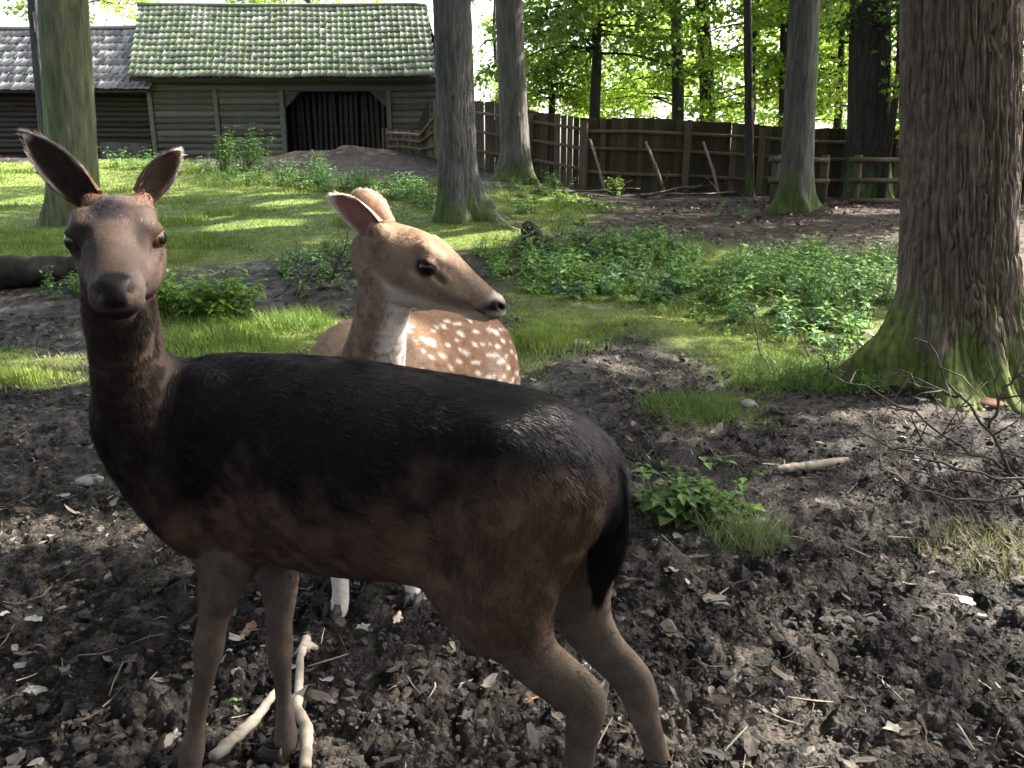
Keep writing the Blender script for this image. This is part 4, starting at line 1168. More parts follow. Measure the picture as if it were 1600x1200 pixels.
big_leaf('large pale fallen leaf in the sunlit spot at the picture edge', 1512, 952, .075, (.42, .45, .42), 921, True, .1, FL)
big_leaf('grey-green lobed fallen leaf below the spotted doe hooves', 567, 998, .07, (.17, .21, .18), 922, True, .1, FL)
big_leaf('pale crumpled fallen leaf beside the spotted doe hoof', 620, 980, .05, (.36, .28, .22), 923, False, .4, FL)
big_leaf('pale grey rounded fallen leaf at the picture edge on the mud', 8, 972, .055, (.34, .38, .36), 924, False, .1, FL)
big_leaf('pale fallen leaf left of the dark doe foreleg, near the picture edge', 62, 980, .045, (.27, .28, .28), 925, False, .1, FL)
big_leaf('tan fallen leaf on the mud left of the forelegs', 102, 966, .045, (.33, .28, .21), 926, False, .1, FL)
big_leaf('buff fallen leaf standing up on the mud left of the forelegs', 128, 918, .05, (.28, .22, .18), 927, False, .5, FL)
big_leaf('small orange fallen leaf in front of the hind legs', 830, 1110, .035, (.34, .15, .06), 928, False, .4, FL)
big_leaf('small fresh green leaf on the dark mud', 240, 1102, .032, (.13, .19, .03), 929, False, .3, FL)
big_leaf('green lobed leaf between the two forelegs', 372, 1118, .05, (.07, .13, .035), 930, True, .3, FL)
big_leaf('white fallen leaf on the grass edge by the reddish brick', 1597, 690, .06, (.48, .52, .50), 931, False, .2, FL)
big_leaf('cream fallen leaf at the lower edge of the mud on the right', 1395, 1165, .05, (.25, .24, .20), 932, True, .3, FL)
big_leaf('brown fallen leaf behind the far foreleg', 396, 992, .05, (.14, .085, .055), 933, False, .4, FL)
big_leaf('whitish fallen leaf behind the near foreleg', 378, 1020, .05, (.30, .27, .24), 934, False, .3, FL)
# ------------------------------------------------------------------ animals: implicit body, meshed as one surface
def nrm(v):
    v = np.asarray(v, float)
    return v / (np.linalg.norm(v, axis=-1, keepdims=True) + 1e-12)

class Chain:
    """a tapering limb with elliptic sections; st = list of (centre, ra, rb); A = direction in which ra is measured"""
    def __init__(self, name, st, A=(0, 1, 0), k=.03, up=4, flow=1.0, drop=0.0, sub=False):
        c = np.array([s[0] for s in st], float)
        r = np.array([[s[1], s[2]] for s in st], float)
        if len(c) > 2 and up > 1:
            n = len(c); t = np.linspace(0, n - 1, (n - 1) * up + 1)
            i = np.clip(t.astype(int), 0, n - 2); f = (t - i)[:, None]
            def cr(a):
                p0 = a[np.maximum(i - 1, 0)]; p1 = a[i]; p2 = a[i + 1]; p3 = a[np.minimum(i + 2, n - 1)]
                return .5 * (2 * p1 + (p2 - p0) * f + (2 * p0 - 5 * p1 + 4 * p2 - p3) * f ** 2 + (3 * p1 - p0 - 3 * p2 + p3) * f ** 3)
            c = cr(c); r = np.maximum(cr(r), .002)
        self.name, self.c, self.r, self.A, self.k, self.flow, self.drop, self.sub = name, c, r, np.asarray(A, float), k, flow, drop, sub
        if len(c) == 1:
            self.c = np.vstack([c, c + 1e-4]); self.r = np.vstack([r, r])
        self.lo = (self.c - self.r.max(1)[:, None]).min(0); self.hi = (self.c + self.r.max(1)[:, None]).max(0)
    def seg(self, i, p):
        c0, c1 = self.c[i], self.c[i + 1]
        e = c1 - c0; L2 = e @ e; eh = e / math.sqrt(L2)
        A = self.A - (self.A @ eh) * eh; A = A / np.linalg.norm(A); B = np.cross(eh, A)
        q = p - c0.astype(np.float32)
        t = np.clip((q @ e.astype(np.float32)) / L2, 0, 1)
        q = q - t[..., None] * e.astype(np.float32)
        ra = self.r[i, 0] + (self.r[i + 1, 0] - self.r[i, 0]) * t
        rb = self.r[i, 1] + (self.r[i + 1, 1] - self.r[i, 1]) * t
        u = q @ A.astype(np.float32); w = q @ B.astype(np.float32); a = q @ eh.astype(np.float32)
        rm = np.minimum(ra, rb)
        k0 = np.sqrt((u / ra) ** 2 + (w / rb) ** 2 + (a / rb) ** 2)
        k1 = np.sqrt((u / ra ** 2) ** 2 + (w / rb ** 2) ** 2 + (a / rb ** 2) ** 2)
        return np.where(k1 > 1e-6, k0 * (k0 - 1) / np.maximum(k1, 1e-6), -rm), t
    def dist(self, p):
        best = np.full(p.shape[:-1], 9., np.float32); par = np.zeros_like(best)
        n = len(self.c) - 1
        for i in range(n):
            d, t = self.seg(i, p)
            m = d < best
            best = np.where(m, d, best); par = np.where(m, (i + t) / n, par)
        return best, par
    def tangent(self, par):
        n = len(self.c) - 1
        i = np.clip((par * n).astype(int), 0, n - 1)
        return nrm(self.c[i + 1] - self.c[i])

def smin(a, b, k):
    h = np.maximum(k - np.abs(a - b), 0) / k
    return np.minimum(a, b) - h * h * k * .25

def field(chains, pts):
    """the implicit body at a list of points"""
    F = np.full(len(pts), .14, np.float32)
    for ch in chains:
        pad = .05 + ch.k
        sel = np.where(((pts > ch.lo - pad) & (pts < ch.hi + pad)).all(1))[0]
        if not len(sel): continue
        q = pts[sel]
        D = np.full(len(q), .14, np.float32)
        for i in range(len(ch.c) - 1):
            rr = max(ch.r[i].max(), ch.r[i + 1].max()) + max(.03, ch.k) + .015
            m = np.where(((q > np.minimum(ch.c[i], ch.c[i + 1]) - rr) & (q < np.maximum(ch.c[i], ch.c[i + 1]) + rr)).all(1))[0]
            if len(m):
                d, _ = ch.seg(i, q[m])
                D[m] = np.minimum(D[m], d)
        F[sel] = -smin(-F[sel], D, ch.k) if ch.sub else smin(F[sel], D, ch.k)
    return F

def polygonise(chains, vox):
    lo = np.min([c.lo for c in chains if not c.sub], 0) - 9 * vox
    hi = np.max([c.hi for c in chains if not c.sub], 0) + 9 * vox
    cn = np.ceil((hi - lo) / vox / 3).astype(int) + 1
    g = np.stack(np.meshgrid(*[lo[i] + (np.arange(cn[i]) * 3 + 1) * vox for i in range(3)], indexing='ij'), -1).reshape(-1, 3).astype(np.float32)
    Fc = field(chains, g).reshape(cn)
    n = cn * 3
    F = np.repeat(np.repeat(np.repeat(Fc, 3, 0), 3, 1), 3, 2)
    band = np.argwhere(np.abs(Fc) < 3.6 * vox)
    sub = np.array([(i, j, k) for i in range(3) for j in range(3) for k in range(3)])
    cells = (band[:, None] * 3 + sub[None]).reshape(-1, 3)
    F[tuple(cells.T)] = field(chains, (lo + cells * vox).astype(np.float32))
    # surface nets
    S = F < 0
    cs = [S[i:n[0] - 1 + i, j:n[1] - 1 + j, k:n[2] - 1 + k] for i in (0, 1) for j in (0, 1) for k in (0, 1)]
    cnt = sum(c.astype(np.int8) for c in cs)
    cells = np.argwhere((cnt > 0) & (cnt < 8))
    idx = np.full(n - 1, -1, np.int32)
    idx[tuple(cells.T)] = np.arange(len(cells))
    corner = np.array([(i, j, k) for i in (0, 1) for j in (0, 1) for k in (0, 1)])
    vals = np.stack([F[tuple((cells + c).T)] for c in corner], 1)
    acc = np.zeros((len(cells), 3)); num = np.zeros(len(cells))
    for p in range(8):
        for q in range(p + 1, 8):
            if np.abs(corner[p] - corner[q]).sum() != 1: continue
            m = (vals[:, p] < 0) != (vals[:, q] < 0)
            t = vals[m, p] / (vals[m, p] - vals[m, q])
            acc[m] += corner[p] + t[:, None] * (corner[q] - corner[p]); num[m] += 1
    V = lo + (cells + acc / num[:, None]) * vox
    quads = []
    for axis in range(3):
        o1, o2 = [(1, 2), (2, 0), (0, 1)][axis]
        s0 = [slice(None)] * 3; s1 = [slice(None)] * 3
        s0[axis] = slice(0, -1); s1[axis] = slice(1, None)
        e = np.argwhere(S[tuple(s0)] != S[tuple(s1)])
        e = e[(e[:, o1] > 0) & (e[:, o2] > 0) & (e[:, o1] < n[o1] - 1) & (e[:, o2] < n[o2] - 1)]
        ins = S[tuple(e.T)]
        d1 = np.zeros(3, int); d1[o1] = 1; d2 = np.zeros(3, int); d2[o2] = 1
        q = np.stack([idx[tuple((e - d1 - d2).T)], idx[tuple((e - d2).T)], idx[tuple(e.T)], idx[tuple((e - d1).T)]], 1)
        q[~ins] = q[~ins][:, ::-1]
        quads.append(q)
    Q = np.vstack(quads)
    Q = Q[(Q >= 0).all(1)]
    # relax
    E = np.vstack([Q[:, [0, 1]], Q[:, [1, 2]], Q[:, [2, 3]], Q[:, [3, 0]]])
    deg = np.bincount(E.ravel(), minlength=len(V)).astype(float)[:, None]
    for w in (.5, -.52, .5, -.52, .5):
        av = np.zeros_like(V)
        for q in range(3):
            av[:, q] = np.bincount(E[:, 0], V[E[:, 1], q], len(V)) + np.bincount(E[:, 1], V[E[:, 0], q], len(V))
        V = V + w * (av / deg - V)
    return V, Q

def vert_normals(V, Q):
    fn = np.cross(V[Q[:, 2]] - V[Q[:, 0]], V[Q[:, 3 % Q.shape[1]]] - V[Q[:, 1]]) if Q.shape[1] == 4 else np.cross(V[Q[:, 1]] - V[Q[:, 0]], V[Q[:, 2]] - V[Q[:, 0]])
    N = np.zeros_like(V)
    for j in range(Q.shape[1]):
        for q in range(3):
            N[:, q] += np.bincount(Q[:, j], fn[:, q], len(V))
    return nrm(N)

def grow_fur(name, V, Q, N, C, Fl, Ln, count, parent, mat, width=.0009, lift=.22, rng=None, clump=.35):
    """short hairs lying along the flow field: one tapering blade each"""
    rng = rng or np.random.default_rng(5)
    T = np.vstack([Q[:, [0, 1, 2]], Q[:, [0, 2, 3]]]) if Q.shape[1] == 4 else Q
    ar = np.linalg.norm(np.cross(V[T[:, 1]] - V[T[:, 0]], V[T[:, 2]] - V[T[:, 0]]), axis=1)
    ar = ar * (Ln[T].mean(1) > .0015)
    pick = rng.choice(len(T), count, p=ar / ar.sum())
    u = rng.random(count); v = rng.random(count); m = u + v > 1
    u[m] = 1 - u[m]; v[m] = 1 - v[m]
    W = np.stack([1 - u - v, u, v], 1)[..., None]
    t = T[pick]
    def mixv(a): return (a[t] * W).sum(1)
    p = mixv(V); n = nrm(mixv(N)); c = mixv(C); f = mixv(Fl); l = (Ln[t] * W[..., 0]).sum(1)
    # locks: neighbouring hairs lean together
    k = 45.0
    jx = vnoise(p[:, 0] * k, p[:, 1] * k, p[:, 2] * k, seed=61); jy = vnoise(p[:, 0] * k, p[:, 1] * k, p[:, 2] * k, seed=62)
    f = nrm(f - (f * n).sum(1, keepdims=True) * n)
    s = np.cross(n, f)
    f = nrm(f + s * (clump * jx + .18 * rng.normal(size=count))[:, None])
    d = nrm(f + n * (lift * (1 + .8 * jy) + .12 * rng.random(count))[:, None])
    s = np.cross(d, n); s = nrm(s)
    L = (l * rng.uniform(.6, 1.15, count) * (1 + .25 * jy))[:, None]
    w = width * rng.uniform(.7, 1.3, count)[:, None]
    p0 = p - n * .001
    tip = p0 + d * L - n * (.12 * L)
    VV = np.stack([p0 - s * w, p0 + s * w, tip], 1).reshape(-1, 3)
    k2 = 170.0
    sp_ = vnoise(p[:, 0] * k2, p[:, 1] * k2, p[:, 2] * k2, seed=63)
    c = c * (rng.uniform(.55, 1.45, count) * (1 + .18 * jy + .28 * sp_))[:, None]
    CC = np.stack([c * .9, c * .9, c * 1.1], 1).reshape(-1, 3)
    nn = nrm(n + .35 * d + (.42 if mat is M_FUR else .34) * s * rng.normal(size=count)[:, None])
    NN = np.repeat(nn, 3, 0)
    F = np.arange(count * 3).reshape(-1, 3)
    o = mesh_obj(name, VV, F, mat, parent, col=CC, nattr=NN, smooth=True)
    tag(o, kind='stuff')
    return o

def fur_mat(name, rough=.45, spec=.10, transl=.22):
    m, nt, Nn, L, b = new_mat(name)
    at = Nn.new('ShaderNodeAttribute'); at.attribute_name = 'Col'
    an = Nn.new('ShaderNodeAttribute'); an.attribute_name = 'srf'
    L.new(at.outputs['Color'], b.inputs['Base Color'])
    L.new(an.outputs['Vector'], b.inputs['Normal'])
    b.inputs['Roughness'].default_value = rough
    b.inputs['Specular IOR Level'].default_value = spec
    tr = Nn.new('ShaderNodeBsdfTranslucent'); L.new(at.outputs['Color'], tr.inputs[0])
    ms = Nn.new('ShaderNodeMixShader'); ms.inputs[0].default_value = transl
    L.new(b.outputs[0], ms.inputs[1]); L.new(tr.outputs[0], ms.inputs[2])
    L.new(ms.outputs[0], Nn['Material Output'].inputs[0])
    return m
M_FUR = fur_mat('deer_fur')
M_FUR_DARK = fur_mat('dark_deer_fur', .38, .16, .12)
M_SKIN = mat_attr('deer_coat', rough=.7, spec=.06, bump=.35, bscale=260, var=.2, vscale=90, gain=.85, dist=.004)
M_WET = mat_attr('wet_nose', rough=.38, spec=.12, bump=.4, bscale=500, var=.1, dist=.002)
M_EYE = mat_attr('deer_eye', rough=.04, spec=.34, var=.05)
M_HOOF = mat_attr('hoof', rough=.5, spec=.3, bump=.4, bscale=150, var=.3)

class HeadFrame:
    def __init__(self, O, X, up, s):
        self.O = np.asarray(O, float); self.X = nrm(X)
        self.Y = nrm(np.cross(up, self.X)); self.Z = np.cross(self.X, self.Y); self.s = s
    def __call__(self, x, y, z):
        return self.O + self.s * (x * self.X + y * self.Y + z * self.Z)
    def local(self, p):
        q = (p - self.O) / self.s
        return np.stack([q @ self.X, q @ self.Y, q @ self.Z], -1)

def head_chains(H, wide=0.0):
    s = H.s
    prof = [(.012, .000, -.082, .040), (.028, .018, -.102, .049), (.04, .027, -.110, .053), (.08, .037, -.108, .0555), (.115, .037, -.098, .0515),
            (.15, .028, -.086, .0425), (.18, .0195, -.076, .0345), (.21, .0125, -.066, .0300), (.24, .006, -.056, .0285), (.258, .000, -.047, .0265), (.268, -.008, -.040, .0215)]
    prof = [(x, t, b, hy * (1 + wide * float(sstep(.10, .17, x)))) for x, t, b, hy in prof]
    ch = [Chain('skull', [(H(x, 0, (t + b) / 2), hy * s, (t - b) / 2 * s) for x, t, b, hy in prof], A=H.Y, k=.02, flow=-1)]
    for sg in (1, -1):
        ch.append(Chain('brow', [(H(.092, sg * .041, .018), .013 * s, .013 * s), (H(.124, sg * .040, .015), .011 * s, .011 * s)], A=H.Y, k=.022, flow=-1))
        ch.append(Chain('cheek', [(H(.070, sg * .031, -.068), .020 * s, .028 * s), (H(.125, sg * .024, -.064), .016 * s, .022 * s)], A=H.Y, k=.03, flow=-1))
        ch.append(Chain('eyelid', [(H(.113, sg * .0495, -.006), .0195 * s, .0195 * s)], A=H.Y, k=.012, flow=-1))
        ch.append(Chain('earbase', [(H(.006, sg * .028, -.006), .022 * s, .022 * s), (H(-.006, sg * .035, .004), .015 * s, .015 * s)], A=H.Y, k=.02, flow=-1))
        ch.append(Chain('lip', [(H(.235, sg * .018, -.040), .014 * s, .012 * s), (H(.257, sg * .013, -.034), .012 * s, .011 * s)], A=H.Y, k=.012, flow=-1))
        ch.append(Chain('nostrilwing', [(H(.258, sg * .0155, -.010), .0095 * s, .0095 * s)], A=H.Y, k=.012, flow=-1))
    ch.append(Chain('nose', [(H(.262, 0, -.014), .016 * s, .012 * s)], A=H.Y, k=.012, flow=-1))
    ch.append(Chain('chin', [(H(.225, 0, -.056), .017 * s, .012 * s), (H(.250, 0, -.048), .015 * s, .010 * s)], A=H.Y, k=.014, flow=-1))
    for sg in (1, -1):
        ch.append(Chain('cheekbone', [(H(.128, sg * .042, -.024), .0075 * s, .0075 * s), (H(.165, sg * .033, -.030), .006 * s, .006 * s), (H(.20, sg * .027, -.030), .005 * s, .005 * s)], A=H.Y, k=.014, flow=-1))
        ch.append(Chain('socket', [(H(.102, sg * .066, -.006), .0115 * s, .0105 * s), (H(.126, sg * .063, -.007), .0115 * s, .0100 * s)], A=H.Y, k=.006, sub=True))
        ch.append(Chain('teargroove', [(H(.135, sg * .049, -.012), .005 * s, .005 * s), (H(.152, sg * .0435, -.018), .004 * s, .004 * s)], A=H.Y, k=.008, sub=True))
        ch.append(Chain('nostril', [(H(.270, sg * (.0145 + .004 * (wide > 0)), -.013), .0040 * s, .0038 * s), (H(.262, sg * (.026 + .006 * (wide > 0)), -.004), .0042 * s, .0034 * s)], A=H.Y, k=.005, sub=True))
        ch.append(Chain('mouth', [(H(.262, sg * .012, -.0335), .004 * s, .0022 * s), (H(.235, sg * .030, -.038), .005 * s, .0022 * s), (H(.205, sg * .033, -.036), .004 * s, .002 * s)], A=H.Y, k=.004, sub=True))
        ch.append(Chain('templehollow', [(H(.150, sg * .052, .012), .012 * s, .012 * s), (H(.185, sg * .045, .004), .010 * s, .010 * s)], A=H.Y, k=.02, sub=True))
    return ch

def leg_chain(name, pts, A, k=.03):
    """pts: (px, py, Y, rpx, ratio): rpx half width seen in pixels, ratio: depth radius / seen radius"""
    st = []
    for px, py, Y, rp, ra in pts:
        r = rp * pxm(px, py, Y)
        st.append((P(px, py, Y), r * ra, r))
    return Chain(name, st, A=A, k=k, flow=1)

def hoof(parent, ankle, toe_dir, s=1.0, col=(.02, .017, .015)):
    """cloven hoof: two wedge toes standing on the ground below the pastern"""
    toe_dir = nrm(np.array([toe_dir[0], toe_dir[1], 0.])); side = np.array([-toe_dir[1], toe_dir[0], 0.])
    g = float(gz(np.array([ankle[0]]), np.array([ankle[1]]))[0]) + .004
    top = max(ankle[2] - g, .03)
    mb = MB()
    for sg in (-1, 1):
        rings = []
        for h, fwd, back, wd in ((0, .050, -.018, .0135), (.012, .045, -.018, .0135), (.035, .024, -.018, .0120), (top * .9, .012, -.016, .0105)):
            ring = []
            for q in range(10):
                a = q / 10 * 2 * math.pi
                ex = (fwd + back) / 2 + (fwd - back) / 2 * math.cos(a)
                ey = sg * .0145 + wd * math.sin(a) * (1 - .35 * max(math.cos(a), 0))
                ring.append(np.array([ankle[0], ankle[1], g + h]) + s * (toe_dir * ex + side * ey))
            rings.append(ring)
        Vv = np.array(rings).reshape(-1, 3)
        F = [[r * 10 + q, r * 10 + (q + 1) % 10, (r + 1) * 10 + (q + 1) % 10, (r + 1) * 10 + q] for r in range(3) for q in range(10)]
        mb.add(Vv, F, col)
        Vc = np.vstack([rings[0], [np.mean(rings[0], 0)], rings[3], [np.mean(rings[3], 0)]])
        Fc = [[10, (q + 1) % 10, q] for q in range(10)] + [[21, 11 + q, 11 + (q + 1) % 10] for q in range(10)]
        mb.add(Vc, Fc, col)
    return mb.build('hoof', M_HOOF, parent, smooth=True)

def ear_surface(base, tip, face, width, cols, thick=.0035, n=30, m=15, curl=1.0):
    """leaf-shaped cupped ear. cols: outer, inner, rim colours"""
    base = np.asarray(base, float); tip = np.asarray(tip, float)
    ax = tip - base; L = np.linalg.norm(ax); ax = ax / L
    f = np.asarray(face, float); f = nrm(f - (f @ ax) * ax); sd = np.cross(ax, f)
    s = np.linspace(0, 1, n); t = np.linspace(-1, 1, m)
    wid = width * np.interp(s, [0, .08, .18, .32, .45, .58, .70, .80, .88, .94, .98, 1], [.66, .74, .85, .97, 1, .95, .82, .64, .45, .28, .13, .03])
    half = (1.75 - 1.05 * s) * curl                            # half opening angle of the cup
    S, T = np.meshgrid(s, t, indexing='ij')
    rho = (wid / np.sin(np.minimum(half, 1.45)))[:, None]
    ang = T * half[:, None]
    X = np.sin(ang) * rho; Zd = -np.cos(ang) * rho + rho * np.cos(half)[:, None] * .55
    bend = .10 * L * S ** 2
    inner = base + ax * (S * L)[..., None] + sd * X[..., None] + f * (Zd - bend * .5)[..., None]
    Vi = inner.reshape(-1, 3)
    idx = np.arange(n * m).reshape(n, m)
    Fi = np.stack([idx[:-1, :-1], idx[:-1, 1:], idx[1:, 1:], idx[1:, :-1]], -1).reshape(-1, 4)
    Ni = vert_normals(Vi, Fi)
    if (Ni.mean(0) @ f) < 0:
        Fi = Fi[:, ::-1]; Ni = -Ni
    th = thick * (1 - .7 * np.abs(T.ravel()) ** 3)[:, None] * (1.25 - .75 * S.ravel())[:, None]
    Vo = Vi - Ni * (th + .0006)
    V = np.vstack([Vi, Vo]); o = n * m
    edge = list(idx[0]) + list(idx[1:, -1]) + list(idx[-1, -2::-1]) + list(idx[-2:0:-1, 0])
    E = np.array(edge); E2 = np.roll(E, -1)
    Fe = np.stack([E, E2, E2 + o, E + o], 1)
    c1 = Vi[Fe[0, 0]]
    F = np.vstack([Fi, Fi[:, ::-1] + o, Fe])
    rim = (np.clip((np.abs(T) - .80) / .2, 0, 1) * sstep(.12, .35, S)).ravel()[:, None]
    rim = np.maximum(rim, sstep(.90, .99, S.ravel())[:, None])
    outer, innerc, rimc = [np.array(c) for c in cols]
    n3 = fbm(Vi[:, 0] * 120, Vi[:, 1] * 120, Vi[:, 2] * 120, octv=2, seed=4)[:, None]
    ci = lerp(lerp(innerc, outer, np.clip(.25 * sstep(.4, 1, np.abs(T.ravel()))[:, None] + .2 * n3, 0, 1)), rimc, rim)
    co = lerp(outer * (1 + .2 * n3), rimc, rim * .7)
    N = np.vstack([Ni, -Ni])
    fl = np.repeat(ax[None], len(V), 0) + .5 * np.vstack([sd[None] * T.ravel()[:, None]] * 2)
    ln = np.concatenate([.006 + .010 * rim[:, 0] * 1.0 + .006 * (1 - S.ravel()), .007 + .004 * rim[:, 0]])
    return V, F, N, np.vstack([ci, co]), fl, ln

def eyeball(parent, c, out, horiz, r, iris, pupil=(.004, .003, .003)):
    out = nrm(out); hz = nrm(np.asarray(horiz) - (np.asarray(horiz) @ out) * out); vt = np.cross(out, hz)
    n, m = 20, 28
    V = [c + out * r]; C = [pupil]
    for i in range(1, n):
        a = math.pi * i / n
        for j in range(m):
            b = 2 * math.pi * j / m
            x, y = math.sin(a) * math.cos(b), math.sin(a) * math.sin(b)
            V.append(c + r * (out * math.cos(a) + hz * x + vt * y))
            pup = ((x / .66) ** 2 + (y / .45) ** 2) < 1
            C.append(pupil if pup else (iris if a < 1.05 else (.012, .008, .006)))
    V.append(c - out * r); C.append((.01, .01, .01))
    F4 = [[1 + i * m + j, 1 + i * m + (j + 1) % m, 1 + (i + 1) * m + (j + 1) % m, 1 + (i + 1) * m + j] for i in range(n - 2) for j in range(m)]
    F3 = [[0, 1 + (j + 1) % m, 1 + j] for j in range(m)] + [[len(V) - 1, 1 + (n - 2) * m + j, 1 + (n - 2) * m + (j + 1) % m] for j in range(m)]
    F4 = [f[::-1] for f in F4]; F3 = [f[::-1] for f in F3]
    return mesh_obj('eye', np.array(V), [np.array(F4), np.array(F3)], M_EYE, parent, col=np.array(C))

def flow_field(V, N, chains, names_drop):
    num = np.zeros_like(V); wsum = np.zeros(len(V)); best = np.full(len(V), 9.); bid = np.zeros(len(V), int); bpar = np.zeros(len(V))
    Vf = V.astype(np.float32)
    for q, ch in enumerate(chains):
        if ch.sub: continue
        sel = np.where(((Vf > ch.lo - .07) & (Vf < ch.hi + .07)).all(1))[0]
        if not len(sel): continue
        d = np.full(len(V), 1., np.float32); par = np.zeros(len(V), np.float32)
        d[sel], par[sel] = ch.dist(Vf[sel])
        m = d < best
        best = np.where(m, d, best); bid = np.where(m, q, bid); bpar = np.where(m, par, bpar)
        w = np.exp(-np.clip(d, -.02, .2) / .012)
        dr = names_drop.get(ch.name, 0.0)
        num += w[:, None] * (ch.flow * ch.tangent(par) + np.array([0, 0, -dr])); wsum += w
    return nrm(num), bid, bpar

# ================================================================== the dark doe
def dark_doe():
    root = empty('deer', (float(P(600, 900, 1.3)[0]), 1.3, 0.0))
    tag(root, 'dark brown doe with black back standing side-on, facing the viewer', 'deer', 'fallow deer')
    Hd = HeadFrame(P(184, 322, 1.235), (.355, -.87, -.315), (-.02, 0, 1), 1.01)
    # torso: (px, top, bottom, Y, half width)
    tors = [(262, 630, 775, 1.42, .070), (300, 582, 818, 1.41, .100), (350, 553, 852, 1.39, .122), (430, 550, 885, 1.365, .140), (520, 555, 905, 1.34, .152),
            (620, 570, 910, 1.31, .162), (720, 587, 898, 1.28, .160), (800, 604, 870, 1.255, .148), (865, 640, 842, 1.235, .125), (915, 688, 815, 1.22, .090), (940, 728, 800, 1.21, .055)]
    st = []
    for px, t, b, Y, hw in tors:
        c = P(px, (t + b) / 2, Y); hh = (b - t) / 2 * pxm(px, (t + b) / 2, Y)
        st.append((c, hw, hh))
    sp = nrm(st[-1][0] - st[0][0]); lat = nrm(np.cross(sp, (0, 0, 1)))   # lateral, away from or to the camera
    if lat[1] > 0: lat = -lat                                            # towards the camera: the doe's left side
    ch = [Chain('torso', st, A=lat, k=.05, flow=1)]
    def off(p, l):  # shift towards camera side by l metres
        return p + lat * l
    # neck
    nk = [(Hd(.02, 0, -.055), .048, .055), (P(186, 455, 1.225), .052, .064), (P(193, 515, 1.265), .053, .072), (P(208, 590, 1.315), .060, .092),
          (P(240, 665, 1.37), .080, .130), (P(300, 715, 1.41), .098, .150)]
    ch.append(Chain('neck', nk, A=(1, .15, 0), k=.045, flow=1))
    # shoulder and haunch masses
    ch.append(Chain('shoulder', [(off(P(345, 625, 1.40), .075), .035, .06), (off(P(325, 715, 1.39), .088), .042, .075), (off(P(335, 790, 1.37), .075), .036, .05)], A=lat, k=.06))
    ch.append(Chain('shoulder', [(off(P(345, 640, 1.40), -.075), .035, .06), (off(P(350, 750, 1.39), -.085), .042, .07), (off(P(400, 830, 1.385), -.07), .036, .045)], A=lat, k=.06))
    ch.append(Chain('haunch', [(P(835, 728, 1.18), .05, .075), (P(805, 800, 1.155), .052, .112), (P(790, 880, 1.14), .048, .090), (P(800, 940, 1.125), .042, .06)], A=lat, k=.09))
    ch.append(Chain('haunch', [(off(P(850, 770, 1.25), -.07), .05, .075), (off(P(870, 810, 1.24), -.09), .055, .11), (off(P(892, 885, 1.24), -.085), .045, .062)], A=lat, k=.07))
    A2 = lat
    # legs (near front, far front, near hind, far hind)
    nf = [(345, 815, 1.32, 47, .75), (344, 905, 1.295, 36, .8), (333, 970, 1.29, 24, .85), (326, 1012, 1.283, 23.5, 1.0), (321, 1046, 1.285, 17.5, .95), (313, 1090, 1.287, 14, .9), (306, 1140, 1.285, 14.5, .95), (300, 1172, 1.285, 19.5, .95), (297, 1196, 1.282, 17, .95), (292, 1214, 1.28, 17, 1)]
    ff = [(425, 850, 1.42, 46, .7), (436, 920, 1.41, 30, .8), (436, 970, 1.40, 21.5, .85), (437, 1010, 1.392, 20.5, 1.0), (440, 1045, 1.39, 15.5, .95), (443, 1090, 1.387, 12.8, .9), (446, 1130, 1.38, 15.5, .95), (446, 1155, 1.375, 18.5, .95), (441, 1174, 1.37, 16, .95), (436, 1186, 1.365, 16, 1)]
    nh = [(785, 890, 1.17, 88, .5), (795, 958, 1.135, 60, .6), (832, 1026, 1.11, 47, .6), (884, 1076, 1.10, 38, .6), (911, 1104, 1.10, 32, .7), (911, 1133, 1.10, 28, .72), (906, 1180, 1.10, 24, .7), (902, 1235, 1.10, 22.5, .75), (900, 1280, 1.10, 27, .9), (897, 1312, 1.098, 26, .95), (892, 1336, 1.095, 25, 1)]
    fh = [(893, 890, 1.32, 66, .6), (905, 955, 1.33, 50, .6), (940, 1010, 1.335, 36, .62), (978, 1052, 1.34, 32, .62), (996, 1085, 1.34, 28, .68), (1007, 1120, 1.335, 23, .75), (1020, 1158, 1.33, 20, .75), (1030, 1190, 1.325, 19, .8), (1036, 1206, 1.32, 19, .9)]
    legs = [('foreleg', nf), ('foreleg', ff), ('hindleg', nh), ('hindleg', fh)]
    for nme, l in legs:
        ch.append(leg_chain(nme, l, A2, k=.045))
    ch.append(Chain('flank', [(P(610, 835, 1.20), .03, .055), (P(690, 878, 1.175), .034, .044), (P(755, 940, 1.15), .034, .040)], A=lat, k=.07))
    ch.append(Chain('hindleg', [(P(872, 1030, 1.105), .010, .014), (P(905, 1055, 1.10), .011, .014), (P(934, 1088, 1.10), .011, .013), (P(926, 1120, 1.10), .009, .010)], A=lat, k=.02))
    ch.append(Chain('hindleg', [(P(945, 1000, 1.335), .009, .013), (P(980, 1030, 1.34), .009, .013), (P(1007, 1060, 1.34), .010, .012), (P(1018, 1095, 1.338), .008, .009)], A=lat, k=.02))
    ch.append(Chain('hindleg', [(P(712, 930, 1.14), .022, .028), (P(752, 985, 1.115), .020, .026)], A=lat, k=.05))
    # bone and muscle: hip point, scapula edge, hollow flank, crease behind the shoulder
    ch.append(Chain('haunch', [(off(P(800, 655, 1.26), .115), .020, .026), (off(P(845, 690, 1.25), .105), .018, .024)], A=lat, k=.05))
    ch.append(Chain('shoulder', [(off(P(352, 590, 1.39), .070), .016, .02), (off(P(318, 740, 1.385), .128), .016, .02)], A=lat, k=.045))
    ch.append(Chain('hollow', [(off(P(712, 730, 1.28), .215), .055, .07), (off(P(700, 800, 1.28), .215), .055, .07)], A=lat, k=.10, sub=True))
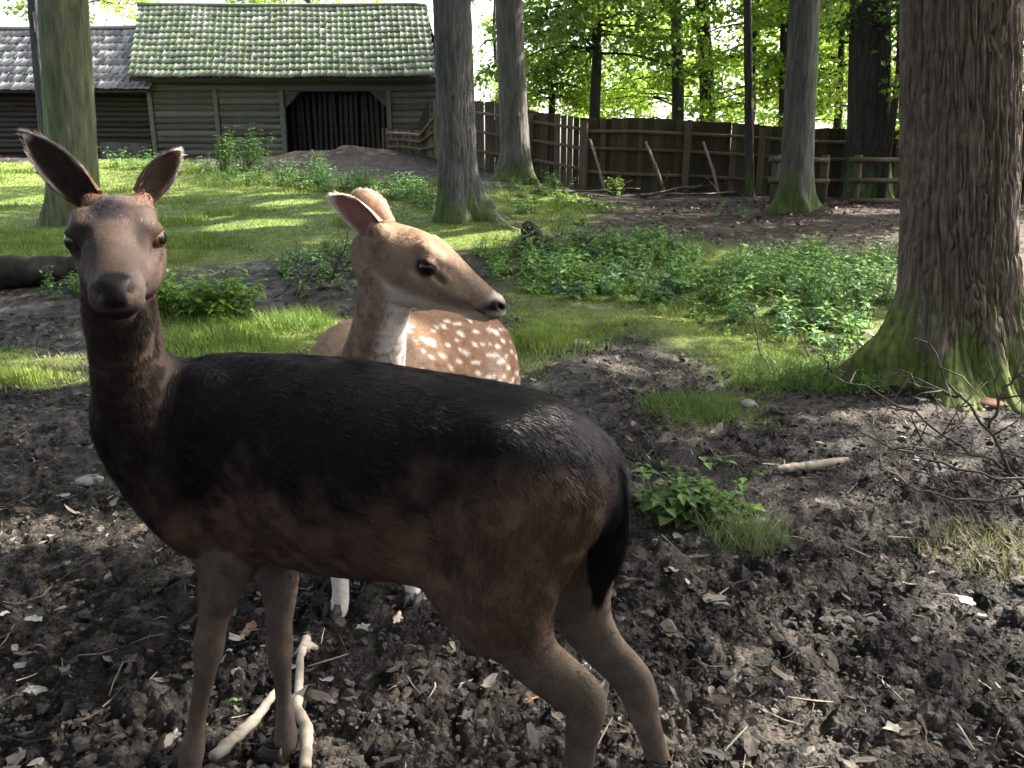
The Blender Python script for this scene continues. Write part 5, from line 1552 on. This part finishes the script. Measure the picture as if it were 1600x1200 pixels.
    ch.append(Chain('crease', [(off(P(405, 660, 1.375), .175), .022, .03), (off(P(400, 800, 1.375), .165), .022, .035), (off(P(392, 850, 1.375), .13), .02, .025)], A=lat, k=.06, sub=True))
    # elbow
    ch.append(Chain('elbow', [(off(P(380, 865, 1.345), .035), .03, .035)], A=lat, k=.04))
    # tail
    tl = [(P(926, 700, 1.21), .022, .030), (P(946, 755, 1.19), .020, .032), (P(951, 810, 1.175), .018, .033), (P(947, 855, 1.17), .017, .030), (P(940, 895, 1.165), .013, .022), (P(934, 930, 1.165), .007, .009)]
    ch.append(Chain('tail', tl, A=lat, k=.012, flow=1))
    nhead = len(ch)
    ch += head_chains(Hd, .16)
    V, Q = polygonise(ch, .0040)
    N = vert_normals(V, Q)
    fl, bid, bpar = flow_field(V, N, ch, {'torso': .45, 'neck': .2, 'shoulder': .4, 'haunch': .3})
    nm = np.array([c.name for c in ch])[bid]
    hl = Hd.local(V)
    # --- coat colours
    tz, tp = ch[0].dist(V.astype(np.float32))
    ic = np.clip((tp * (len(ch[0].c) - 1)), 0, len(ch[0].c) - 1.001)
    i0 = ic.astype(int); fr = ic - i0
    cz = lerp(ch[0].c[i0, 2], ch[0].c[i0 + 1, 2], fr); hz = lerp(ch[0].r[i0, 1], ch[0].r[i0 + 1, 1], fr)
    rel = (V[:, 2] - cz) / hz
    n1 = fbm(V[:, 0] * 9, V[:, 1] * 9, V[:, 2] * 9, octv=4, seed=70)
    n2 = fbm(V[:, 0] * 40, V[:, 1] * 40, V[:, 2] * 25, octv=3, seed=71)
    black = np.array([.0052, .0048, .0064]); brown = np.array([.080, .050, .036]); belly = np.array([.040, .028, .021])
    edge = np.interp(tp, [0, .2, .35, .6, .75, .85, .92, 1], [-.90, -.35, .0, .10, .26, .12, -.5, -.95])
    up = sstep(-.60, .46, rel - edge + .60 * n1 + .50 * n2)
    C = lerp(brown * (1 + .35 * n1)[:, None], black, up[:, None])
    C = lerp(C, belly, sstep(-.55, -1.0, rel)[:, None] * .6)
    # warm patch on the haunch and flank
    hp = np.exp(-(np.linalg.norm(V - off(P(845, 760, 1.2), .14), axis=1) / .055) ** 2) + .9 * np.exp(-(np.linalg.norm(V - off(P(640, 870, 1.28), .14), axis=1) / .06) ** 2)
    C = lerp(C, np.array([.125, .074, .053]), np.clip(hp * (.8 + .6 * n2), 0, 1)[:, None] * .8)
    legc = np.array([.092, .071, .057])
    lw = np.isin(nm, ['foreleg', 'hindleg']).astype(float)
    zl = V[:, 2]
    C = lerp(C, legc * (1 + .35 * n1 + .35 * n2)[:, None], (lw * sstep(.62, .42, zl))[:, None])
    C = lerp(C, np.array([.078, .050, .036]), (np.isin(nm, ['haunch', 'hindleg']) * sstep(.62, .5, zl) * sstep(.36, .46, zl))[:, None] * .7)
    neckw = (nm == 'neck').astype(float)
    C = lerp(C, np.array([.034, .025, .021]) * (1 + .4 * n1)[:, None], (neckw * sstep(.0, .25, bpar) * sstep(.95, .45, bpar))[:, None])
    C = lerp(C, np.array([.08, .062, .055]), (np.exp(-(np.linalg.norm(V - off(P(293, 692, 1.4), .10), axis=1) / .014) ** 2))[:, None] * .7)
    tailw = (nm == 'tail').astype(float)
    td, _tp = [c_ for c_ in ch if c_.name == 'tail'][0].dist(V.astype(np.float32))
    C = lerp(C, np.array([.006, .006, .007]), np.maximum(tailw, sstep(.055, .012, td + .02 * n1) * sstep(.52, .62, V[:, 2]))[:, None])
    st1 = np.exp(-((np.abs((V - P(925, 820, 1.15)) @ nrm(P(935, 800, 1.15) - P(915, 870, 1.15)))) / .045) ** 2 - ((np.linalg.norm(np.cross(V - P(925, 825, 1.15), nrm(P(935, 790, 1.15) - P(912, 880, 1.15))), axis=1)) / .012) ** 2)
    C = lerp(C, np.array([.075, .055, .045]), np.clip(st1, 0, 1)[:, None])
    # head
    headw = (bid >= nhead)
    hx, hy, hz_ = hl[:, 0], hl[:, 1], hl[:, 2]
    face = np.array([.058, .041, .035]); fc = face * (1 + .30 * n1 + .30 * n2)[:, None]
    fc = lerp(fc, np.array([.115, .062, .045]), (sstep(.045, -.01, hx) * sstep(-.03, .02, hz_))[:, None])          # reddish poll
    crown = np.exp(-((hx - .108) / .042) ** 2 - ((hy + .002) / .038) ** 2) * sstep(-.01, .02, hz_)
    fc = lerp(fc, np.array([.012, .0105, .014]), sstep(.25, .75, crown + .45 * n1 + .25 * n2)[:, None] * .95)
    for sg in (1, -1):                                                                   # dark around the eyes
        e = np.exp(-((hx - .148) / .026) ** 2 - ((hy - sg * .033) / .011) ** 2) * sstep(-.05, .0, hz_)
        fc = lerp(fc, np.array([.011, .009, .010]), sstep(.15, .9, e + .35 * n1)[:, None] * .8)
        e = np.exp(-((hx - .113) / .026) ** 2 - ((hy - sg * .055) / .03) ** 2 - ((hz_ + .006) / .018) ** 2)
        fc = lerp(fc, np.array([.012, .009, .008]), np.clip(e * 1.2, 0, 1)[:, None] * .9)
        e = np.exp(-((hx - .232) / .022) ** 2 - ((hy - sg * .024) / .012) ** 2 - ((hz_ + .022) / .018) ** 2)
        fc = lerp(fc, np.array([.13, .115, .11]), np.clip(e, 0, 1)[:, None] * .8)         # pale muzzle sides
    fc = lerp(fc, np.array([.03, .021, .018]), (sstep(-.05, -.085, hz_) * sstep(.24, .12, hx))[:, None] * .85)
    fc = lerp(fc, np.array([.012, .010, .010]), (sstep(-.030, -.040, hz_) * sstep(.20, .23, hx) * sstep(.03, .02, np.abs(hy)))[:, None] * .8)
    nose = sstep(.246, .256, hx + .30 * (hz_ + .012)) * sstep(-.032, -.026, hz_) * sstep(.0195, .0145, np.abs(hy) + .25 * (.0 - hz_ - .014))
    fc = lerp(fc, np.array([.0025, .0022, .0025]), nose[:, None])
    C = np.where(headw[:, None], fc, C)
    # soften colour steps between parts
    E = np.vstack([Q[:, [0, 1]], Q[:, [1, 2]], Q[:, [2, 3]], Q[:, [3, 0]]])
    deg = np.bincount(E.ravel(), minlength=len(V)).astype(float)
    for _ in range(8):
        av = np.stack([(np.bincount(E[:, 0], C[E[:, 1], q], len(V)) + np.bincount(E[:, 1], C[E[:, 0], q], len(V))) / deg for q in range(3)], 1)
        C = np.where((hx > .06)[:, None] & (_ > 1), C, lerp(C, av, .5))
        av = np.stack([(np.bincount(E[:, 0], fl[E[:, 1], q], len(V)) + np.bincount(E[:, 1], fl[E[:, 0], q], len(V))) / deg for q in range(3)], 1)
        fl = nrm(lerp(fl, av, .6))
    body = mesh_obj('body', V, Q, [M_SKIN, M_WET], root, col=np.clip(C, .002, 1), midx=(nose[Q].mean(1) > .5).astype(np.int32))
    Ln = np.full(len(V), .017)
    Ln = np.where(np.isin(nm, ['foreleg', 'hindleg']), np.interp(zl, [.1, .35, .6], [.007, .009, .017]), Ln)
    Ln = np.where(nm == 'neck', .022, Ln); Ln = np.where(nm == 'tail', .030, Ln)
    Ln = np.where(headw, np.interp(hx, [-.02, .05, .12, .25], [.018, .014, .010, .006]), Ln)
    Ln = np.where(headw & (nose > .3), 0, Ln)
    for sg in (1, -1):
        eyed = np.linalg.norm(hl - np.array([.113, sg * .055, -.006]), axis=1)
        Ln = np.where(eyed < .019, 0.0, Ln)
    grow_fur('fur', V, Q, N, C, fl, Ln, 380000, root, M_FUR_DARK, width=.00062)
    # ears
    cols = ((.135, .072, .050), (.030, .020, .017), (.60, .52, .46))
    for bpos, tpos, face_, wd, cl in ((Hd(-.006, -.038, .010), P(31, 206, 1.235), (-.05, -.95, .30), .0265, cols),
                                  (Hd(-.006, .038, .010), P(281, 238, 1.275), (.90, -.44, .10), .022, ((.16, .085, .06), (.075, .05, .042), (.55, .48, .44)))):
        v, f, n, c, efl, ln = ear_surface(bpos, tpos, face_, wd, cl)
        e = mesh_obj('ear', v, f, M_SKIN, root, col=np.clip(c, .002, 1))
        grow_fur('fur', v, f, n, c, efl, ln, 9000, e, M_FUR, width=.0005, lift=.35)
    for sg, iris in ((-1, (.03, .018, .012)), (1, (.10, .05, .02))):
        eyeball(root, Hd(.113, sg * .0475, -.006), Hd.X * .45 + sg * Hd.Y * .88 + Hd.Z * .08, Hd.X, .0182 * Hd.s, iris)
    hd = -sp
    for _, l in legs:
        px, py, Y, rp, _r = l[-1]
        hoof(root, P(px, py, Y), hd, .95)
    return root

# ================================================================== the spotted doe behind
def spotted_doe():
    root = empty('deer', (float(P(600, 900, 2.1)[0]), 2.15, 0.0))
    tag(root, 'tan doe with white spotted flank, head in profile, behind the dark doe', 'deer', 'fallow deer')
    O = P(598, 358, 1.76); tipn = P(783, 466, 1.74)
    s = np.linalg.norm(tipn - O) / .262
    Hd = HeadFrame(O, tipn - O, (0.0, -.10, 1), s)
    tors = [(548, 600, 760, 1.90, .085), (560, 540, 800, 1.95, .125), (585, 497, 818, 2.05, .150), (620, 490, 815, 2.17, .165), (660, 487, 800, 2.32, .172), (700, 482, 770, 2.45, .168), (730, 482, 735, 2.56, .150), (748, 498, 700, 2.66, .115), (757, 530, 660, 2.72, .06)]
    st = []
    for px, t, b, Y, hw in tors:
        st.append((P(px, (t + b) / 2, Y), hw, (b - t) / 2 * pxm(px, (t + b) / 2, Y)))
    sp = nrm(st[-1][0] - st[0][0]); lat = nrm(np.cross(sp, (0, 0, 1)))
    ch = [Chain('torso', st, A=lat, k=.05, flow=1)]
    nk = [(Hd(.015, 0, -.05), .050, .062), (P(606, 440, 1.77), .056, .068), (P(597, 490, 1.79), .056, .062), (P(588, 540, 1.83), .066, .070), (P(574, 610, 1.90), .085, .095), (P(570, 660, 1.97), .10, .13)]
    ch.append(Chain('neck', nk, A=(0, 1, 0), k=.045, flow=1))
    ax = lat
    def foot(px, py, Y): return P(px, py, Y)
    legs = []
    l1 = [(525, 700, 1.98, 50, .9), (524, 780, 1.95, 38, .9), (527, 850, 1.93, 22, .9), (530, 885, 1.925, 17, .9), (532, 915, 1.92, 14, .9), (532, 935, 1.92, 14.5, .9), (528, 952, 1.918, 16, .95), (526, 962, 1.916, 15, .95)]
    l2 = [(632, 700, 2.08, 50, .9), (636, 780, 2.03, 36, .9), (641, 850, 2.0, 22, .9), (643, 885, 1.985, 16, .9), (645, 915, 1.98, 13.5, .9), (647, 932, 1.975, 14, .9), (650, 946, 1.97, 14.5, .95), (650, 953, 1.968, 14, .95)]
    hz1 = [(745, 640, 2.62, 58, .9), (740, 700, 2.58, 48, .9), (748, 760, 2.62, 26, .9), (760, 790, 2.68, 17, .9), (758, 820, 2.68, 13, .9), (756, 838, 2.67, 13, .9), (754, 846, 2.66, 13, .9)]
    hz2 = [(690, 640, 2.50, 58, .9), (672, 700, 2.46, 48, .9), (676, 770, 2.50, 26, .9), (688, 806, 2.54, 17, .9), (686, 838, 2.53, 13, .9), (684, 858, 2.52, 13, .9), (682, 866, 2.51, 13, .9)]
    for nme, l in (('foreleg', l1), ('foreleg', l2), ('hindleg', hz1), ('hindleg', hz2)):
        ch.append(leg_chain(nme, l, ax, k=.04)); legs.append(l)
    ch.append(Chain('torso', [(P(548, 570, 2.0), .095, .105), (P(575, 580, 2.06), .11, .12)], A=lat, k=.05))
    tl = [(P(762, 520, 2.74), .022, .024), (P(768, 590, 2.76), .02, .024), (P(766, 650, 2.75), .010, .012)]
    ch.append(Chain('tail', tl, A=lat, k=.012))
    nhead = len(ch)
    ch += head_chains(Hd)
    V, Q = polygonise(ch, .0042)
    N = vert_normals(V, Q)
    fl, bid, bpar = flow_field(V, N, ch, {'torso': .25, 'neck': .2})
    nm = np.array([c.name for c in ch])[bid]
    hl = Hd.local(V)
    _, tp = ch[0].dist(V.astype(np.float32))
    ic = np.clip((tp * (len(ch[0].c) - 1)), 0, len(ch[0].c) - 1.001); i0 = ic.astype(int); fr = ic - i0
    cz = lerp(ch[0].c[i0, 2], ch[0].c[i0 + 1, 2], fr); hz = lerp(ch[0].r[i0, 1], ch[0].r[i0 + 1, 1], fr)
    rel = (V[:, 2] - cz) / hz
    n1 = fbm(V[:, 0] * 9, V[:, 1] * 9, V[:, 2] * 9, octv=4, seed=80)
    n2 = fbm(V[:, 0] * 45, V[:, 1] * 45, V[:, 2] * 45, octv=3, seed=81)
    tan = np.array([.255, .182, .132]); white = np.array([.70, .63, .57]); rust = np.array([.205, .117, .072])
    C = lerp(tan, rust, sstep(.15, .5, tp)[:, None]) * (1 + .18 * n1 + .15 * n2)[:, None]
    C = lerp(C, white * .9, sstep(-.35, -.7, rel + .15 * n1)[:, None])
    # spots in loose rows along flank and rump
    rg = np.random.default_rng(3)
    cand = np.where((nm == 'torso') & (tp > .30) & (rel > -.35) & (rel < .93))[0]
    seeds = []
    for q in rg.permutation(cand):
        if all(np.linalg.norm(V[q] - V[w]) > rg.uniform(.024, .042) for w in seeds):
            seeds.append(q)
        if len(seeds) > 280: break
    sw = np.zeros(len(V)); n4 = vnoise(V[:, 0] * 160, V[:, 1] * 160, V[:, 2] * 160, seed=99)
    for q in seeds:
        dlt = V - V[q]; f = fl[q]
        al = dlt @ f; pe = np.linalg.norm(dlt - al[:, None] * f, axis=1)
        a = rg.uniform(.008, .028); b = rg.uniform(.0045, .0105)
        sw = np.maximum(sw, sstep(1.35, .55, np.sqrt((al / a) ** 2 + (pe / b) ** 2) + .6 * n2 + .45 * n4))
    C = lerp(C, white, sw[:, None] * .92)
    # white patch low on the haunch
    C = lerp(C, white, (np.exp(-(np.linalg.norm(V - P(735, 590, 2.45), axis=1) / .07) ** 2) * (1 + .5 * n2))[:, None].clip(0, 1) * .9)
    C = lerp(C, white * .75, (np.isin(nm, ['foreleg', 'hindleg']) * sstep(.45, .25, V[:, 2]))[:, None])
    nkw = (nm == 'neck').astype(float)
    tang = nrm(P(568, 610, 1.9) - P(606, 440, 1.77))
    cen = ch[1].c[np.clip((bpar * (len(ch[1].c) - 1)).round().astype(int), 0, len(ch[1].c) - 1)]
    side = (V - cen) @ np.array([1., -.15, 0])
    ncol = lerp(np.array([.290, .210, .170]), white * .95, sstep(-.004, .028, side + .012 * n1)[:, None])
    ncol = lerp(ncol, np.array([.24, .135, .092]), sstep(-.03, -.055, side)[:, None] * .6)
    C = lerp(C, ncol, (nkw * sstep(0, .12, bpar))[:, None])
    headw = bid >= nhead
    hx, hy, hz_ = hl[:, 0], hl[:, 1], hl[:, 2]
    fc = np.array([.205, .147, .108]) * (1 + .12 * n1 + .12 * n2)[:, None]
    fc = lerp(fc, np.array([.180, .116, .076]), (sstep(.005, .03, hz_) * sstep(.2, .05, hx))[:, None] * .9)
    fc = lerp(fc, np.array([.115, .068, .042]), (sstep(.022, .0, np.abs(hy)) * sstep(.09, .15, hx))[:, None] * .55)
    jaw = sstep(.006, -.016, hz_ + np.interp(hx, [0, .08, .15, .22, .27], [.062, .066, .062, .048, .034]) + .006 * n1)
    fc = lerp(fc, white * .85, jaw[:, None] * .9)
    for sg in (1, -1):
        e = np.exp(-((hx - .112) / .024) ** 2 - ((hy - sg * .055) / .03) ** 2 - ((hz_ + .030) / .008) ** 2)
        fc = lerp(fc, np.array([.42, .34, .29]), np.clip(e, 0, 1)[:, None] * .7)
        e = np.exp(-((hx - .112) / .024) ** 2 - ((hy - sg * .055) / .03) ** 2 - ((hz_ - .018) / .008) ** 2)
        fc = lerp(fc, np.array([.38, .27, .21]), np.clip(e, 0, 1)[:, None] * .5)
        e = np.exp(-((hx - .145) / .016) ** 2 - ((hy - sg * .046) / .02) ** 2 - ((hz_ + .014) / .008) ** 2)
        fc = lerp(fc, np.array([.05, .03, .022]), np.clip(e, 0, 1)[:, None] * .8)
        e = np.linalg.norm((hl - np.array([.113, sg * .058, -.006])) / np.array([.021, .02, .0155]), axis=1)
        fc = lerp(fc, np.array([.03, .02, .017]), sstep(1.25, .85, e)[:, None])
    fc = lerp(fc, white * .8, (sstep(.238, .250, hx) * sstep(-.03, -.02, hz_))[:, None] * .6)
    nose = sstep(.240, .250, hx - .5 * (hz_ + .012)) * sstep(-.027, -.021, hz_ + .35 * (.262 - hx)) * sstep(.003, -.004, hz_)
    fc = lerp(fc, np.array([.004, .004, .005]), nose[:, None])
    mth = sstep(.2, .215, hx) * np.exp(-((hz_ + .0355) / .0025) ** 2)
    fc = lerp(fc, np.array([.05, .035, .03]), mth[:, None] * .8)
    C = np.where(headw[:, None], fc, C)
    E = np.vstack([Q[:, [0, 1]], Q[:, [1, 2]], Q[:, [2, 3]], Q[:, [3, 0]]])
    deg = np.bincount(E.ravel(), minlength=len(V)).astype(float)
    for it in range(6):
        if it < 2:
            av = np.stack([(np.bincount(E[:, 0], C[E[:, 1], q], len(V)) + np.bincount(E[:, 1], C[E[:, 0], q], len(V))) / deg for q in range(3)], 1)
            C = lerp(C, av, .5)
        av = np.stack([(np.bincount(E[:, 0], fl[E[:, 1], q], len(V)) + np.bincount(E[:, 1], fl[E[:, 0], q], len(V))) / deg for q in range(3)], 1)
        fl = nrm(lerp(fl, av, .6))
    mesh_obj('body', V, Q, [M_SKIN, M_WET], root, col=np.clip(C, .002, 1), midx=(nose[Q].mean(1) > .5).astype(np.int32))
    Ln = np.full(len(V), .016)
    Ln = np.where(np.isin(nm, ['foreleg', 'hindleg']), np.interp(V[:, 2], [.1, .35, .6], [.007, .009, .015]), Ln)
    Ln = np.where(nm == 'tail', .04, Ln)
    Ln = np.where(headw, np.interp(hx, [-.02, .05, .12, .25], [.016, .012, .009, .005]), Ln)
    Ln = np.where(headw & (nose > .3), 0, Ln)
    for sg in (1, -1):
        Ln = np.where(np.linalg.norm(hl - np.array([.113, sg * .055, -.006]), axis=1) < .019, 0.0, Ln)
    grow_fur('fur', V, Q, N, C, fl, Ln, 230000, root, M_FUR, width=.0008, rng=np.random.default_rng(9))
    cols = ((.27, .165, .115), (.30, .135, .115), (.75, .70, .66))
    for bpos, tpos, face_, wd, crl in ((Hd(-.004, -.040, .004), P(514, 308, 1.75), (-.35, -.90, -.10), .030, 1.0),
                              (Hd(.004, .030, -.004), P(555, 303, 1.85), (-.3, .93, .05), .036, .62)):
        v, f, n, c, efl, ln = ear_surface(bpos, tpos, face_, wd, cols, curl=crl)
        e = mesh_obj('ear', v, f, M_SKIN, root, col=np.clip(c, .002, 1))
        grow_fur('fur', v, f, n, c, efl, ln, 8000, e, M_FUR, width=.0005, lift=.35)
    for sg in (-1, 1):
        eyeball(root, Hd(.113, sg * .0475, -.006), Hd.X * .35 + sg * Hd.Y * .93 + Hd.Z * .05, Hd.X, .0182 * Hd.s, (.018, .011, .008))
    for l in legs:
        px, py, Y, rp, _r = l[-1]
        hoof(root, P(px, py, Y), -sp, .95)
    return root
dark_doe()
spotted_doe()
